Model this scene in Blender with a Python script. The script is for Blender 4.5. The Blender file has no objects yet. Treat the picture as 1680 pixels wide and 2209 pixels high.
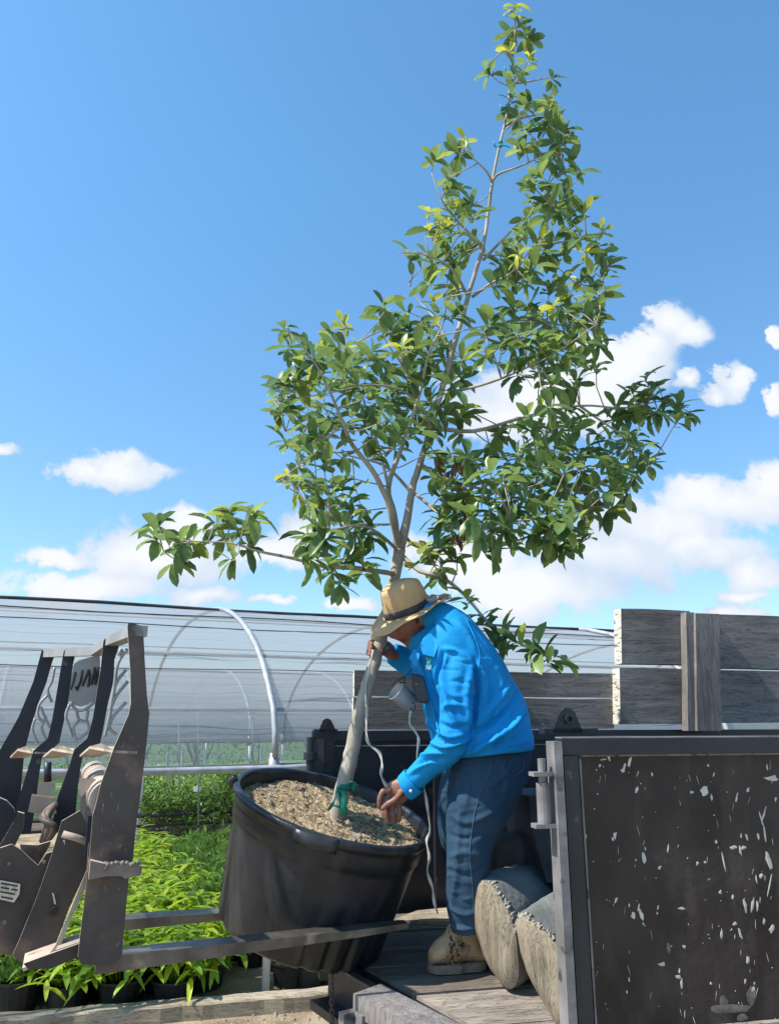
import bpy, math, random
import numpy as np
from mathutils import Vector, Matrix, noise

# ------------------------------------------------------------ camera
S = bpy.context.scene
COL = S.collection
PITCH = math.radians(15.0)
CAMZ = 1.65
F = 1660.0                      # focal length measured on a 1680 x 2209 grid
cs, sn = math.cos(PITCH), math.sin(PITCH)
camd = bpy.data.cameras.new('camera')
cam = bpy.data.objects.new('camera', camd)
COL.objects.link(cam)
cam.location = (0, 0, CAMZ)
cam.rotation_euler = (math.radians(90) + PITCH, 0, 0)
camd.sensor_fit = 'HORIZONTAL'
camd.sensor_width = 36
camd.lens = 36 * F / 1680
camd.clip_start = 0.05
camd.clip_end = 2000
S.camera = cam

# ------------------------------------------------------------ sun, exposure
SUN = Vector((-0.60, -0.19, 0.78)).normalized()
sd = bpy.data.lights.new('sun', 'SUN')
sd.energy = 4.6
sd.angle = math.radians(0.5)
sd.color = (1.0, 0.95, 0.87)
so = bpy.data.objects.new('sun', sd)
COL.objects.link(so)
so.rotation_euler = SUN.to_track_quat('Z', 'Y').to_euler()
S.view_settings.view_transform = 'Standard'
S.view_settings.look = 'None'
S.view_settings.exposure = 0.6
S.view_settings.gamma = 1.0
S.cycles.max_bounces = 8
S.cycles.transparent_max_bounces = 24

# ------------------------------------------------------------ pixel <-> world helpers
def ray(x, y):
    u = (x - 840) / F
    v = (1104.5 - y) / F
    return Vector((u, cs - v * sn, sn + v * cs))
def P(x, y, Y):
    d = ray(x, y)
    t = Y / d.y
    return Vector((d.x * t, Y, CAMZ + d.z * t))
def PZ(x, y, z):
    d = ray(x, y)
    t = (z - CAMZ) / d.z
    return Vector((d.x * t, d.y * t, z))
def PP(x, y, q, n):
    d = ray(x, y)
    o = Vector((0, 0, CAMZ))
    t = (Vector(q) - o).dot(n) / d.dot(n)
    return o + d * t
def mpp(x, y, Y):               # metres per picture unit there
    d = ray(x, y)
    return Y / d.y / F
def proj_np(V):
    X, Y, Z = V[:, 0], V[:, 1], V[:, 2] - CAMZ
    zc = Y * cs + Z * sn
    uc = -Y * sn + Z * cs
    return 840 + F * X / zc, 1104.5 - F * uc / zc

# ------------------------------------------------------------ world: sky with clouds
W = bpy.data.worlds.new('World')
S.world = W
W.use_nodes = True
nt = W.node_tree
nt.nodes.clear()
def wn(t, **k):
    n = nt.nodes.new(t)
    for a, b in k.items():
        setattr(n, a, b)
    return n
def wl(a, b):
    nt.links.new(a, b)
def wmath(op, a, b=None, c=None, clamp=False):
    n = wn('ShaderNodeMath', operation=op)
    n.use_clamp = clamp
    for i, q in enumerate((a, b, c)):
        if q is None:
            continue
        if isinstance(q, (int, float)):
            n.inputs[i].default_value = q
        else:
            wl(q, n.inputs[i])
    return n.outputs[0]
sky = wn('ShaderNodeTexSky', sky_type='NISHITA')
sky.sun_disc = False
sky.sun_elevation = math.asin(SUN.z)
sky.sun_rotation = math.atan2(SUN.x, SUN.y)
sky.air_density = 1.0
sky.dust_density = 0.6
sky.ozone_density = 1.8
SKYS = 0.14
tc = wn('ShaderNodeTexCoord')
sep = wn('ShaderNodeSeparateXYZ')
wl(tc.outputs['Generated'], sep.inputs[0])
dy = wmath('MAXIMUM', sep.outputs[1], 0.05)
az = wmath('DIVIDE', sep.outputs[0], dy)
el = wmath('DIVIDE', sep.outputs[2], dy)
comb = wn('ShaderNodeCombineXYZ')
wl(az, comb.inputs[0]); wl(el, comb.inputs[1])
n1 = wn('ShaderNodeTexNoise'); n1.inputs['Scale'].default_value = 12.0; n1.inputs['Detail'].default_value = 9; n1.inputs['Roughness'].default_value = 0.62
wl(comb.outputs[0], n1.inputs['Vector'])
n2 = wn('ShaderNodeTexNoise'); n2.inputs['Scale'].default_value = 4.0; n2.inputs['Detail'].default_value = 5
mp = wn('ShaderNodeMapping'); mp.inputs['Location'].default_value = (3.1, 1.7, 0)
wl(comb.outputs[0], mp.inputs[0]); wl(mp.outputs[0], n2.inputs['Vector'])
warp = wn('ShaderNodeVectorMath', operation='MULTIPLY_ADD')
wl(n1.outputs['Color'], warp.inputs[0]); warp.inputs[1].default_value = (0.10, 0.07, 0); 
wl(comb.outputs[0], warp.inputs[2])
CL = [(255,1012,135,30),(250,996,72,34),(185,1005,70,24),(15,975,34,14),(330,1200,190,66),(120,1196,84,26),(392,1140,60,42),(190,1262,190,44),(430,1282,90,26),
      (600,1180,100,46),(655,1140,60,40),(600,1292,36,12),(1440,700,62,46),(1488,716,52,34),(1395,745,66,46),(1345,785,110,56),(1200,850,190,74),(1090,890,140,60),
      (1590,815,28,34),(1560,850,30,18),(1495,815,24,24),(1672,722,22,28),(1668,860,24,36),(1565,1085,190,56),(1650,1052,80,52),(1420,1140,200,60),(1300,1200,230,70),
      (1150,1262,200,72),(1625,1228,66,42),(1600,1282,60,18),(1560,1322,110,18),(1000,1200,150,54),(750,1300,70,20),(1500,1180,160,44)]
acc = None; accs = None
for (x, y, rx, ry) in CL:
    d = ray(x, y); a0 = d.x / d.y; e0 = d.z / d.y
    d1 = ray(x + rx, y); d2 = ray(x, y - ry)
    ra = max(0.008, abs(d1.x / d1.y - a0)); re = max(0.006, abs(d2.z / d2.y - e0))
    s_ = wn('ShaderNodeVectorMath', operation='SUBTRACT'); wl(warp.outputs[0], s_.inputs[0]); s_.inputs[1].default_value = (a0 + 0.05, e0 + 0.035, 0.0)
    m_ = wn('ShaderNodeVectorMath', operation='MULTIPLY'); wl(s_.outputs[0], m_.inputs[0]); m_.inputs[1].default_value = (1 / ra, 1 / re, 0)
    l_ = wn('ShaderNodeVectorMath', operation='LENGTH'); wl(m_.outputs[0], l_.inputs[0])
    f_ = wmath('SUBTRACT', 1.25, l_.outputs['Value'])
    acc = f_ if acc is None else wmath('SMOOTH_MAX', acc, f_, 0.25)
    # same blob moved down: what lies below the top of a cloud is greyer
nz = wmath('MULTIPLY', wmath('SUBTRACT', n1.outputs['Fac'], 0.5), 2.5)
dens = wmath('ADD', acc, nz)
mr = wn('ShaderNodeMapRange', interpolation_type='SMOOTHSTEP'); wl(dens, mr.inputs[0])
mr.inputs[1].default_value = 0.05; mr.inputs[2].default_value = 0.50
# faint high haze wisps low in the sky
mr2 = wn('ShaderNodeMapRange', interpolation_type='SMOOTHSTEP'); wl(wmath('ADD', n2.outputs['Fac'], wmath('MULTIPLY', el, -0.75)), mr2.inputs[0])
mr2.inputs[1].default_value = 0.36; mr2.inputs[2].default_value = 0.75; mr2.inputs[4].default_value = 0.5
fac = wmath('MAXIMUM', mr.outputs[0], mr2.outputs[0])
front = wn('ShaderNodeMapRange'); wl(sep.outputs[1], front.inputs[0]); front.inputs[1].default_value = 0.1; front.inputs[2].default_value = 0.3
fac = wmath('MULTIPLY', fac, front.outputs[0])
upm = wn('ShaderNodeMapRange'); wl(sep.outputs[2], upm.inputs[0]); upm.inputs[1].default_value = 0.0; upm.inputs[2].default_value = 0.03
fac = wmath('MULTIPLY', fac, upm.outputs[0])
cr = wn('ShaderNodeValToRGB')
n3 = wn('ShaderNodeTexNoise'); n3.inputs['Scale'].default_value = 6.0; n3.inputs['Detail'].default_value = 6
mp3 = wn('ShaderNodeMapping'); mp3.inputs['Location'].default_value = (0.0, 0.045, 0.3)
wl(comb.outputs[0], mp3.inputs[0]); wl(mp3.outputs[0], n3.inputs['Vector'])
shade = wmath('ADD', wmath('MULTIPLY', acc, 0.35), wmath('SUBTRACT', n3.outputs['Fac'], 0.1))
wl(shade, cr.inputs[0])
cr.color_ramp.elements[0].position = 0.34; cr.color_ramp.elements[0].color = (0.40, 0.49, 0.61, 1)
cr.color_ramp.elements[1].position = 0.72; cr.color_ramp.elements[1].color = (0.63, 0.65, 0.68, 1)
gam = wn('ShaderNodeHueSaturation'); gam.inputs['Saturation'].default_value = 1.02
wl(sky.outputs[0], gam.inputs['Color'])
skm = wn('ShaderNodeVectorMath', operation='MULTIPLY'); wl(gam.outputs[0], skm.inputs[0]); tr_ = wn('ShaderNodeValToRGB'); wl(sep.outputs[2], tr_.inputs[0])
tr_.color_ramp.elements[0].position = 0.02; tr_.color_ramp.elements[0].color = (SKYS * .76, SKYS * .88, SKYS * .98, 1)
tr_.color_ramp.elements[1].position = 0.62; tr_.color_ramp.elements[1].color = (SKYS * .76, SKYS * 1.18, SKYS * 1.28, 1)
wl(tr_.outputs[0], skm.inputs[1])
mx = wn('ShaderNodeMix', data_type='RGBA'); wl(fac, mx.inputs['Factor']); wl(skm.outputs[0], mx.inputs['A']); wl(cr.outputs[0], mx.inputs['B'])
bg = wn('ShaderNodeBackground'); bg.inputs['Strength'].default_value = 1.0; wl(mx.outputs['Result'], bg.inputs['Color'])
wo = wn('ShaderNodeOutputWorld'); wl(bg.outputs[0], wo.inputs[0])

# ------------------------------------------------------------ materials
def mat(name, c1, c2=None, scale=8, rough=0.6, bump=0.0, metal=0.0, stretch=(1, 1, 1), detail=6, spec=0.5, bscale=None, lo=0.35, hi=0.65,
        c3=None, s3=30, t3=(0.62, 0.68), trans=0.0, rot=(0, 0, 0), stretch3=None, bdist=0.01, coat=0.0, r2=None):
    m = bpy.data.materials.new(name); m.use_nodes = True
    t = m.node_tree; N = t.nodes; L = t.links
    b = N['Principled BSDF']
    b.inputs['Roughness'].default_value = rough; b.inputs['Metallic'].default_value = metal
    b.inputs['Specular IOR Level'].default_value = spec
    b.inputs['Coat Weight'].default_value = coat
    tcn = N.new('ShaderNodeTexCoord'); mpn = N.new('ShaderNodeMapping')
    mpn.inputs['Scale'].default_value = stretch; mpn.inputs['Rotation'].default_value = rot
    L.new(tcn.outputs['Object'], mpn.inputs[0])
    nz_ = N.new('ShaderNodeTexNoise'); nz_.inputs['Scale'].default_value = scale; nz_.inputs['Detail'].default_value = detail
    L.new(mpn.outputs[0], nz_.inputs['Vector'])
    rp = N.new('ShaderNodeValToRGB'); L.new(nz_.outputs['Fac'], rp.inputs[0])
    c2 = c2 or c1
    rp.color_ramp.elements[0].position = lo; rp.color_ramp.elements[0].color = (*c1, 1)
    rp.color_ramp.elements[1].position = hi; rp.color_ramp.elements[1].color = (*c2, 1)
    out = rp.outputs[0]
    if c3:
        n3_ = N.new('ShaderNodeTexNoise'); n3_.inputs['Scale'].default_value = s3; n3_.inputs['Detail'].default_value = 5
        if stretch3:
            mp2 = N.new('ShaderNodeMapping'); mp2.inputs['Scale'].default_value = stretch3; L.new(tcn.outputs['Object'], mp2.inputs[0]); L.new(mp2.outputs[0], n3_.inputs['Vector'])
        else:
            L.new(mpn.outputs[0], n3_.inputs['Vector'])
        r3 = N.new('ShaderNodeMapRange'); L.new(n3_.outputs['Fac'], r3.inputs[0]); r3.inputs[1].default_value = t3[0]; r3.inputs[2].default_value = t3[1]
        mx_ = N.new('ShaderNodeMix'); mx_.data_type = 'RGBA'
        L.new(r3.outputs[0], mx_.inputs['Factor']); L.new(out, mx_.inputs['A']); mx_.inputs['B'].default_value = (*c3, 1)
        out = mx_.outputs['Result']
    L.new(out, b.inputs['Base Color'])
    if r2 is not None:
        rr = N.new('ShaderNodeMapRange'); L.new(nz_.outputs['Fac'], rr.inputs[0]); rr.inputs[1].default_value = lo; rr.inputs[2].default_value = hi
        rr.inputs[3].default_value = rough; rr.inputs[4].default_value = r2; L.new(rr.outputs[0], b.inputs['Roughness'])
    if bump:
        nb = N.new('ShaderNodeTexNoise'); nb.inputs['Scale'].default_value = bscale or scale * 3; nb.inputs['Detail'].default_value = 8
        L.new(mpn.outputs[0], nb.inputs['Vector'])
        bp = N.new('ShaderNodeBump'); bp.inputs['Strength'].default_value = bump; bp.inputs['Distance'].default_value = bdist
        L.new(nb.outputs['Fac'], bp.inputs['Height']); L.new(bp.outputs[0], b.inputs['Normal'])
    if trans:
        tr = N.new('ShaderNodeBsdfTranslucent'); L.new(out, tr.inputs[0])
        ms = N.new('ShaderNodeMixShader'); ms.inputs[0].default_value = trans
        L.new(b.outputs[0], ms.inputs[1]); L.new(tr.outputs[0], ms.inputs[2]); L.new(ms.outputs[0], N['Material Output'].inputs[0])
    return m

def leafmat(name, dark, light, young, rough=0.38, trans=0.28):
    """foliage: each leaf has its own tone, given by a colour attribute written per leaf"""
    m = bpy.data.materials.new(name); m.use_nodes = True
    t = m.node_tree; N = t.nodes; L = t.links; b = N['Principled BSDF']
    at = N.new('ShaderNodeAttribute'); at.attribute_name = 'tone'
    rp = N.new('ShaderNodeValToRGB'); L.new(at.outputs['Fac'], rp.inputs[0])
    e = rp.color_ramp.elements
    e[0].position = 0.0; e[0].color = (*dark, 1); e[1].position = 0.7; e[1].color = (*light, 1)
    k = e.new(1.0); k.color = (*young, 1)
    ns = N.new('ShaderNodeTexNoise'); ns.inputs['Scale'].default_value = 40
    tcn = N.new('ShaderNodeTexCoord'); L.new(tcn.outputs['Object'], ns.inputs['Vector'])
    hv = N.new('ShaderNodeHueSaturation'); L.new(rp.outputs[0], hv.inputs['Color'])
    mr_ = N.new('ShaderNodeMapRange'); L.new(ns.outputs['Fac'], mr_.inputs[0]); mr_.inputs[3].default_value = 0.7; mr_.inputs[4].default_value = 1.3
    L.new(mr_.outputs[0], hv.inputs['Value'])
    L.new(hv.outputs[0], b.inputs['Base Color']); b.inputs['Roughness'].default_value = rough
    tr = N.new('ShaderNodeBsdfTranslucent')
    h2 = N.new('ShaderNodeHueSaturation'); L.new(hv.outputs[0], h2.inputs['Color']); h2.inputs['Hue'].default_value = 0.48; h2.inputs['Value'].default_value = 1.6; L.new(h2.outputs[0], tr.inputs[0])
    ms = N.new('ShaderNodeMixShader'); ms.inputs[0].default_value = trans
    L.new(b.outputs[0], ms.inputs[1]); L.new(tr.outputs[0], ms.inputs[2]); L.new(ms.outputs[0], N['Material Output'].inputs[0])
    return m

def filmmat(name, opac=0.55, col=(0.42, 0.45, 0.48)):
    m = bpy.data.materials.new(name); m.use_nodes = True
    t = m.node_tree; N = t.nodes; L = t.links; N.remove(N['Principled BSDF'])
    tcn = N.new('ShaderNodeTexCoord'); mpn = N.new('ShaderNodeMapping'); L.new(tcn.outputs['UV'], mpn.inputs[0])
    mpn.inputs['Scale'].default_value = (0.5, 1.6, 1)
    ns = N.new('ShaderNodeTexNoise'); ns.inputs['Scale'].default_value = 1.6; ns.inputs['Detail'].default_value = 7; ns.inputs['Roughness'].default_value = 0.6
    L.new(mpn.outputs[0], ns.inputs['Vector'])
    m2 = N.new('ShaderNodeMapping'); L.new(tcn.outputs['UV'], m2.inputs[0]); m2.inputs['Scale'].default_value = (0.08, 2.6, 1)
    n2_ = N.new('ShaderNodeTexNoise'); n2_.inputs['Scale'].default_value = 1.0; n2_.inputs['Detail'].default_value = 2; n2_.inputs['Distortion'].default_value = 0.4
    L.new(m2.outputs[0], n2_.inputs['Vector'])
    # thin dark fold lines where n2 crosses a level
    ab = N.new('ShaderNodeMath'); ab.operation = 'SUBTRACT'; L.new(n2_.outputs['Fac'], ab.inputs[0]); ab.inputs[1].default_value = 0.5
    aa = N.new('ShaderNodeMath'); aa.operation = 'ABSOLUTE'; L.new(ab.outputs[0], aa.inputs[0])
    ln = N.new('ShaderNodeMapRange'); L.new(aa.outputs[0], ln.inputs[0]); ln.inputs[1].default_value = 0.0; ln.inputs[2].default_value = 0.006; ln.inputs[3].default_value = 1; ln.inputs[4].default_value = 0
    df = N.new('ShaderNodeBsdfDiffuse'); tl = N.new('ShaderNodeBsdfTranslucent')
    cm = N.new('ShaderNodeMix'); cm.data_type = 'RGBA'; L.new(ln.outputs[0], cm.inputs['Factor']); cm.inputs['A'].default_value = (*col, 1); cm.inputs['B'].default_value = (0.10, 0.11, 0.13, 1)
    L.new(cm.outputs['Result'], df.inputs[0]); L.new(cm.outputs['Result'], tl.inputs[0])
    bp = N.new('ShaderNodeBump'); bp.inputs['Strength'].default_value = 0.35; bp.inputs['Distance'].default_value = 0.05
    L.new(ns.outputs['Fac'], bp.inputs['Height'])
    gl = N.new('ShaderNodeBsdfGlossy'); gl.inputs['Roughness'].default_value = 0.3; gl.inputs[0].default_value = (0.8, 0.85, 0.9, 1)
    for q in (df, gl, tl):
        L.new(bp.outputs[0], q.inputs['Normal'])
    a1 = N.new('ShaderNodeMixShader'); a1.inputs[0].default_value = 0.45; L.new(df.outputs[0], a1.inputs[1]); L.new(tl.outputs[0], a1.inputs[2])
    a2 = N.new('ShaderNodeMixShader'); a2.inputs[0].default_value = 0.03; L.new(a1.outputs[0], a2.inputs[1]); L.new(gl.outputs[0], a2.inputs[2])
    tp = N.new('ShaderNodeBsdfTransparent'); tp.inputs[0].default_value = (0.92, 0.94, 0.96, 1)
    op = N.new('ShaderNodeMapRange'); L.new(ns.outputs['Fac'], op.inputs[0]); op.inputs[1].default_value = 0.3; op.inputs[2].default_value = 0.7
    op.inputs[3].default_value = opac - 0.05; op.inputs[4].default_value = opac + 0.07
    mxo = N.new('ShaderNodeMath'); mxo.operation = 'MAXIMUM'; L.new(op.outputs[0], mxo.inputs[0])
    l2 = N.new('ShaderNodeMath'); l2.operation = 'MULTIPLY'; L.new(ln.outputs[0], l2.inputs[0]); l2.inputs[1].default_value = 0.65; L.new(l2.outputs[0], mxo.inputs[1])
    ms = N.new('ShaderNodeMixShader'); L.new(mxo.outputs[0], ms.inputs[0]); L.new(tp.outputs[0], ms.inputs[1]); L.new(a2.outputs[0], ms.inputs[2])
    L.new(ms.outputs[0], N['Material Output'].inputs[0])
    return m

def woodmat(name, a, b, c, ang=0.0, axis='X', ring=False):
    """weathered timber: grain stretched along the axis, cracks and rings"""
    m = bpy.data.materials.new(name); m.use_nodes = True
    t = m.node_tree; N = t.nodes; L = t.links; B = N['Principled BSDF']
    B.inputs['Roughness'].default_value = 0.85; B.inputs['Specular IOR Level'].default_value = 0.2
    tcn = N.new('ShaderNodeTexCoord'); mpn = N.new('ShaderNodeMapping'); L.new(tcn.outputs['Object'], mpn.inputs[0])
    mpn.vector_type = 'TEXTURE' if False else 'POINT'
    mpn.inputs['Rotation'].default_value = (0, 0, -ang)
    sc_ = {'X': (1.2, 9, 14), 'Y': (9, 1.2, 14), 'Z': (14, 14, 1.2)}[axis]
    m2 = N.new('ShaderNodeMapping'); L.new(mpn.outputs[0], m2.inputs[0]); m2.inputs['Scale'].default_value = sc_
    n_ = N.new('ShaderNodeTexNoise'); n_.inputs['Scale'].default_value = 2.2; n_.inputs['Detail'].default_value = 8; n_.inputs['Roughness'].default_value = 0.65; n_.inputs['Distortion'].default_value = 0.5
    L.new(m2.outputs[0], n_.inputs['Vector'])
    n4 = N.new('ShaderNodeTexNoise'); n4.inputs['Scale'].default_value = 2.0; n4.inputs['Detail'].default_value = 3; L.new(mpn.outputs[0], n4.inputs['Vector'])
    w = N.new('ShaderNodeMath'); w.operation = 'MULTIPLY'; L.new(n_.outputs['Fac'], w.inputs[0]); w.inputs[1].default_value = 9.0 if not ring else 14
    fr = N.new('ShaderNodeMath'); fr.operation = 'PINGPONG'; L.new(w.outputs[0], fr.inputs[0]); fr.inputs[1].default_value = 0.5
    rp = N.new('ShaderNodeValToRGB'); L.new(n_.outputs['Fac'], rp.inputs[0])
    rp.color_ramp.elements[0].position = 0.3; rp.color_ramp.elements[0].color = (*a, 1)
    rp.color_ramp.elements[1].position = 0.7; rp.color_ramp.elements[1].color = (*b, 1)
    cr_ = N.new('ShaderNodeMapRange'); L.new(fr.outputs[0], cr_.inputs[0]); cr_.inputs[1].default_value = 0.0; cr_.inputs[2].default_value = 0.06; cr_.inputs[3].default_value = 0.75; cr_.inputs[4].default_value = 0
    mx_ = N.new('ShaderNodeMix'); mx_.data_type = 'RGBA'; L.new(cr_.outputs[0], mx_.inputs['Factor']); L.new(rp.outputs[0], mx_.inputs['A']); mx_.inputs['B'].default_value = (*c, 1)
    st = N.new('ShaderNodeMapRange'); L.new(n4.outputs['Fac'], st.inputs[0]); st.inputs[1].default_value = 0.35; st.inputs[2].default_value = 0.7; st.inputs[3].default_value = 0.65; st.inputs[4].default_value = 1.25
    hv = N.new('ShaderNodeHueSaturation'); L.new(mx_.outputs['Result'], hv.inputs['Color']); L.new(st.outputs[0], hv.inputs['Value'])
    L.new(hv.outputs[0], B.inputs['Base Color'])
    bp = N.new('ShaderNodeBump'); bp.inputs['Strength'].default_value = 0.7; bp.inputs['Distance'].default_value = 0.006
    ad = N.new('ShaderNodeMath'); ad.operation = 'SUBTRACT'; L.new(n_.outputs['Fac'], ad.inputs[0]); L.new(cr_.outputs[0], ad.inputs[1])
    L.new(ad.outputs[0], bp.inputs['Height']); L.new(bp.outputs[0], B.inputs['Normal'])
    return m

TRA = math.radians(12)
M = {}
M['ground'] = mat('ground_dirt', (0.20, 0.15, 0.10), (0.42, 0.33, 0.22), 3, 0.95, 0.8, bscale=60, c3=(0.55, 0.48, 0.38), s3=45, spec=0.1)
M['black_pot'] = mat('black_plastic', (0.010, 0.012, 0.016), (0.022, 0.025, 0.031), 5, 0.36, 0.15, c3=(0.055, 0.052, 0.052), s3=3, t3=(0.5, 0.8), stretch3=(4, 4, 0.9), bscale=40, spec=0.4)
M['small_pot'] = mat('small_pot_plastic', (0.012, 0.012, 0.013), (0.03, 0.03, 0.03), 8, 0.5, 0.1)
M['soil'] = mat('potting_soil', (0.20, 0.14, 0.085), (0.50, 0.38, 0.23), 45, 0.95, 1.0, bscale=110, detail=9, c3=(0.56, 0.44, 0.28), s3=26, t3=(0.6, 0.66), spec=0.1, bdist=0.02)
M['bark'] = mat('bark', (0.27, 0.235, 0.19), (0.48, 0.43, 0.36), 12, 0.85, 0.6, stretch=(1, 1, 0.35), c3=(0.10, 0.08, 0.07), s3=25, t3=(0.66, 0.72), spec=0.2)
M['leaf'] = leafmat('magnolia_leaf', (0.060, 0.125, 0.045), (0.20, 0.30, 0.08), (0.48, 0.50, 0.06), 0.36, 0.36)
M['dead'] = mat('dead_leaf', (0.12, 0.06, 0.03), (0.22, 0.11, 0.06), 20, 0.7)
M['lime'] = leafmat('lime_leaf', (0.10, 0.23, 0.02), (0.40, 0.57, 0.03), (0.66, 0.70, 0.08), 0.45, 0.35)
M['grassy'] = leafmat('fine_foliage', (0.06, 0.14, 0.03), (0.18, 0.33, 0.05), (0.32, 0.45, 0.10), 0.6, 0.3)
M['shrub'] = leafmat('shrub_leaf', (0.06, 0.14, 0.03), (0.17, 0.31, 0.05), (0.32, 0.45, 0.10), 0.5, 0.3)
M['steel_brown'] = mat('worn_dark_steel', (0.055, 0.045, 0.041), (0.115, 0.092, 0.078), 4, 0.5, 0.2, c3=(0.22, 0.145, 0.10), s3=6, t3=(0.54, 0.70), bscale=50, spec=0.25)
M['steel_navy'] = mat('dark_painted_steel', (0.007, 0.009, 0.018), (0.016, 0.018, 0.030), 5, 0.45, 0.1, c3=(0.10, 0.09, 0.085), s3=14, t3=(0.66, 0.72))
M['steel_tan'] = mat('sunlit_and_scratched_steel', (0.34, 0.26, 0.20), (0.54, 0.44, 0.35), 9, 0.65, 0.25, c3=(0.20, 0.11, 0.07), s3=14, t3=(0.58, 0.68))  # pale tan paints sunlit edges and tubes of the loader frame, also scratches
M['rust'] = mat('rusty_steel', (0.12, 0.06, 0.04), (0.28, 0.17, 0.12), 14, 0.7, 0.4, metal=0.2)
M['fork'] = mat('fork_steel', (0.085, 0.075, 0.068), (0.19, 0.17, 0.15), 9, 0.42, 0.25, metal=0.6, c3=(0.30, 0.25, 0.20), s3=12, t3=(0.6, 0.7))
M['guard'] = mat('laser_cut_grey_plate', (0.26, 0.26, 0.25), (0.36, 0.35, 0.34), 7, 0.55, 0.1, metal=0.3)
M['latch'] = mat('worn_latch_steel', (0.10, 0.08, 0.07), (0.26, 0.20, 0.16), 12, 0.6, 0.3)
M['plate'] = mat('data_plate', (0.45, 0.44, 0.42), (0.6, 0.59, 0.56), 30, 0.35, 0, metal=0.7)
M['ink'] = mat('black_print', (0.01, 0.01, 0.012), None, 5, 0.6)
M['galv'] = mat('galvanised_pipe', (0.28, 0.29, 0.30), (0.42, 0.43, 0.44), 12, 0.5, 0.05, metal=0.1)
M['pvc'] = mat('white_pipe', (0.72, 0.72, 0.70), (0.80, 0.80, 0.78), 10, 0.5)
M['film'] = filmmat('greenhouse_film', 0.50, (0.47, 0.48, 0.50))
M['film2'] = filmmat('greenhouse_film_far', 0.62, (0.38, 0.39, 0.41))
M['cable'] = mat('black_shade_cloth', (0.02, 0.022, 0.025), (0.04, 0.04, 0.045), 10, 0.7)
M['tr_black'] = mat('black_trailer_paint', (0.010, 0.012, 0.018), (0.022, 0.024, 0.032), 4, 0.38, 0.12, c3=(0.06, 0.055, 0.05), s3=18, t3=(0.66, 0.72), bscale=60)
M['tr_panel'] = mat('dusty_black_panel', (0.032, 0.023, 0.020), (0.062, 0.047, 0.040), 3.5, 0.45, 0.25, c3=(0.085, 0.065, 0.055), s3=4, t3=(0.52, 0.80), stretch3=(3, 3, 1.0), bscale=30, r2=0.6, spec=0.22)
M['tr_edge'] = mat('scuffed_and_lit_steel_edge', (0.15, 0.14, 0.135), (0.26, 0.245, 0.235), 10, 0.5, 0.2, metal=0.0, c3=(0.05, 0.05, 0.055), s3=16, t3=(0.58, 0.66))
M['chip'] = mat('bare_scrape', (0.46, 0.42, 0.34), (0.66, 0.61, 0.52), 60, 0.8)
M['chip_dull'] = mat('tape_residue', (0.10, 0.08, 0.065), (0.20, 0.17, 0.14), 40, 0.8)
M['board'] = woodmat('grey_weathered_board', (0.16, 0.145, 0.14), (0.32, 0.29, 0.27), (0.08, 0.075, 0.08), TRA)
M['board_v'] = woodmat('grey_weathered_post', (0.17, 0.15, 0.145), (0.32, 0.29, 0.27), (0.06, 0.05, 0.05), TRA, 'Z')
M['endgrain'] = mat('end_grain', (0.50, 0.46, 0.38), (0.66, 0.62, 0.54), 6, 0.9, 0.5, stretch=(2, 2, 9), c3=(0.16, 0.14, 0.12), s3=7, t3=(0.56, 0.6))
M['deck'] = woodmat('deck_board', (0.21, 0.175, 0.145), (0.42, 0.36, 0.30), (0.09, 0.07, 0.06), TRA)
M['deck_shaded'] = woodmat('shaded_deck_board', (0.11, 0.09, 0.075), (0.23, 0.185, 0.15), (0.04, 0.035, 0.03), TRA)  # darker copy of the deck wood, painting shade on the far boards
M['timber'] = woodmat('ground_timber', (0.30, 0.24, 0.17), (0.52, 0.44, 0.33), (0.14, 0.10, 0.07), 0.07)
M['log_end'] = woodmat('log_face', (0.17, 0.135, 0.095), (0.36, 0.30, 0.215), (0.07, 0.05, 0.035), 0.2, 'Z')
M['log_bark'] = mat('grey_log_side', (0.13, 0.135, 0.13), (0.22, 0.22, 0.205), 6, 0.85, 0.5, bscale=50, spec=0.2)
M['fray'] = mat('frayed_edge', (0.20, 0.18, 0.14), (0.42, 0.38, 0.30), 30, 0.9, 0.5)
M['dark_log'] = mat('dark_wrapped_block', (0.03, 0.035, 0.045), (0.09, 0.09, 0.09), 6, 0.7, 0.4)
M['shirt'] = mat('azure_shirt_cotton', (0.004, 0.215, 0.52), (0.008, 0.270, 0.60), 3, 0.72, 0.55, bscale=16, spec=0.2, bdist=0.010)
M['jeans'] = mat('blue_denim', (0.018, 0.045, 0.080), (0.055, 0.105, 0.155), 5, 0.85, 0.35, stretch=(1, 1, 0.5), bscale=160, spec=0.15, bdist=0.003, lo=0.3, hi=0.75)
M['stitch'] = mat('denim_seam', (0.05, 0.09, 0.13), (0.08, 0.13, 0.18), 30, 0.9)
M['skin'] = mat('tanned_skin', (0.20, 0.085, 0.055), (0.27, 0.125, 0.085), 14, 0.5, 0.25, bscale=90, bdist=0.003)
M['lip'] = mat('lip_skin', (0.12, 0.04, 0.035), (0.15, 0.05, 0.045), 14, 0.5)
M['hair'] = mat('black_hair', (0.012, 0.010, 0.010), (0.03, 0.026, 0.024), 40, 0.6, 0.5, stretch=(1, 1, .2))
M['straw'] = mat('tan_hat_felt', (0.43, 0.285, 0.145), (0.56, 0.39, 0.215), 8, 0.8, 0.3, bscale=120, c3=(0.30, 0.20, 0.10), s3=10, t3=(0.66, 0.76), spec=0.15, bdist=0.003)
M['band'] = mat('dark_hat_band', (0.02, 0.022, 0.03), (0.05, 0.05, 0.06), 30, 0.7)
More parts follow.
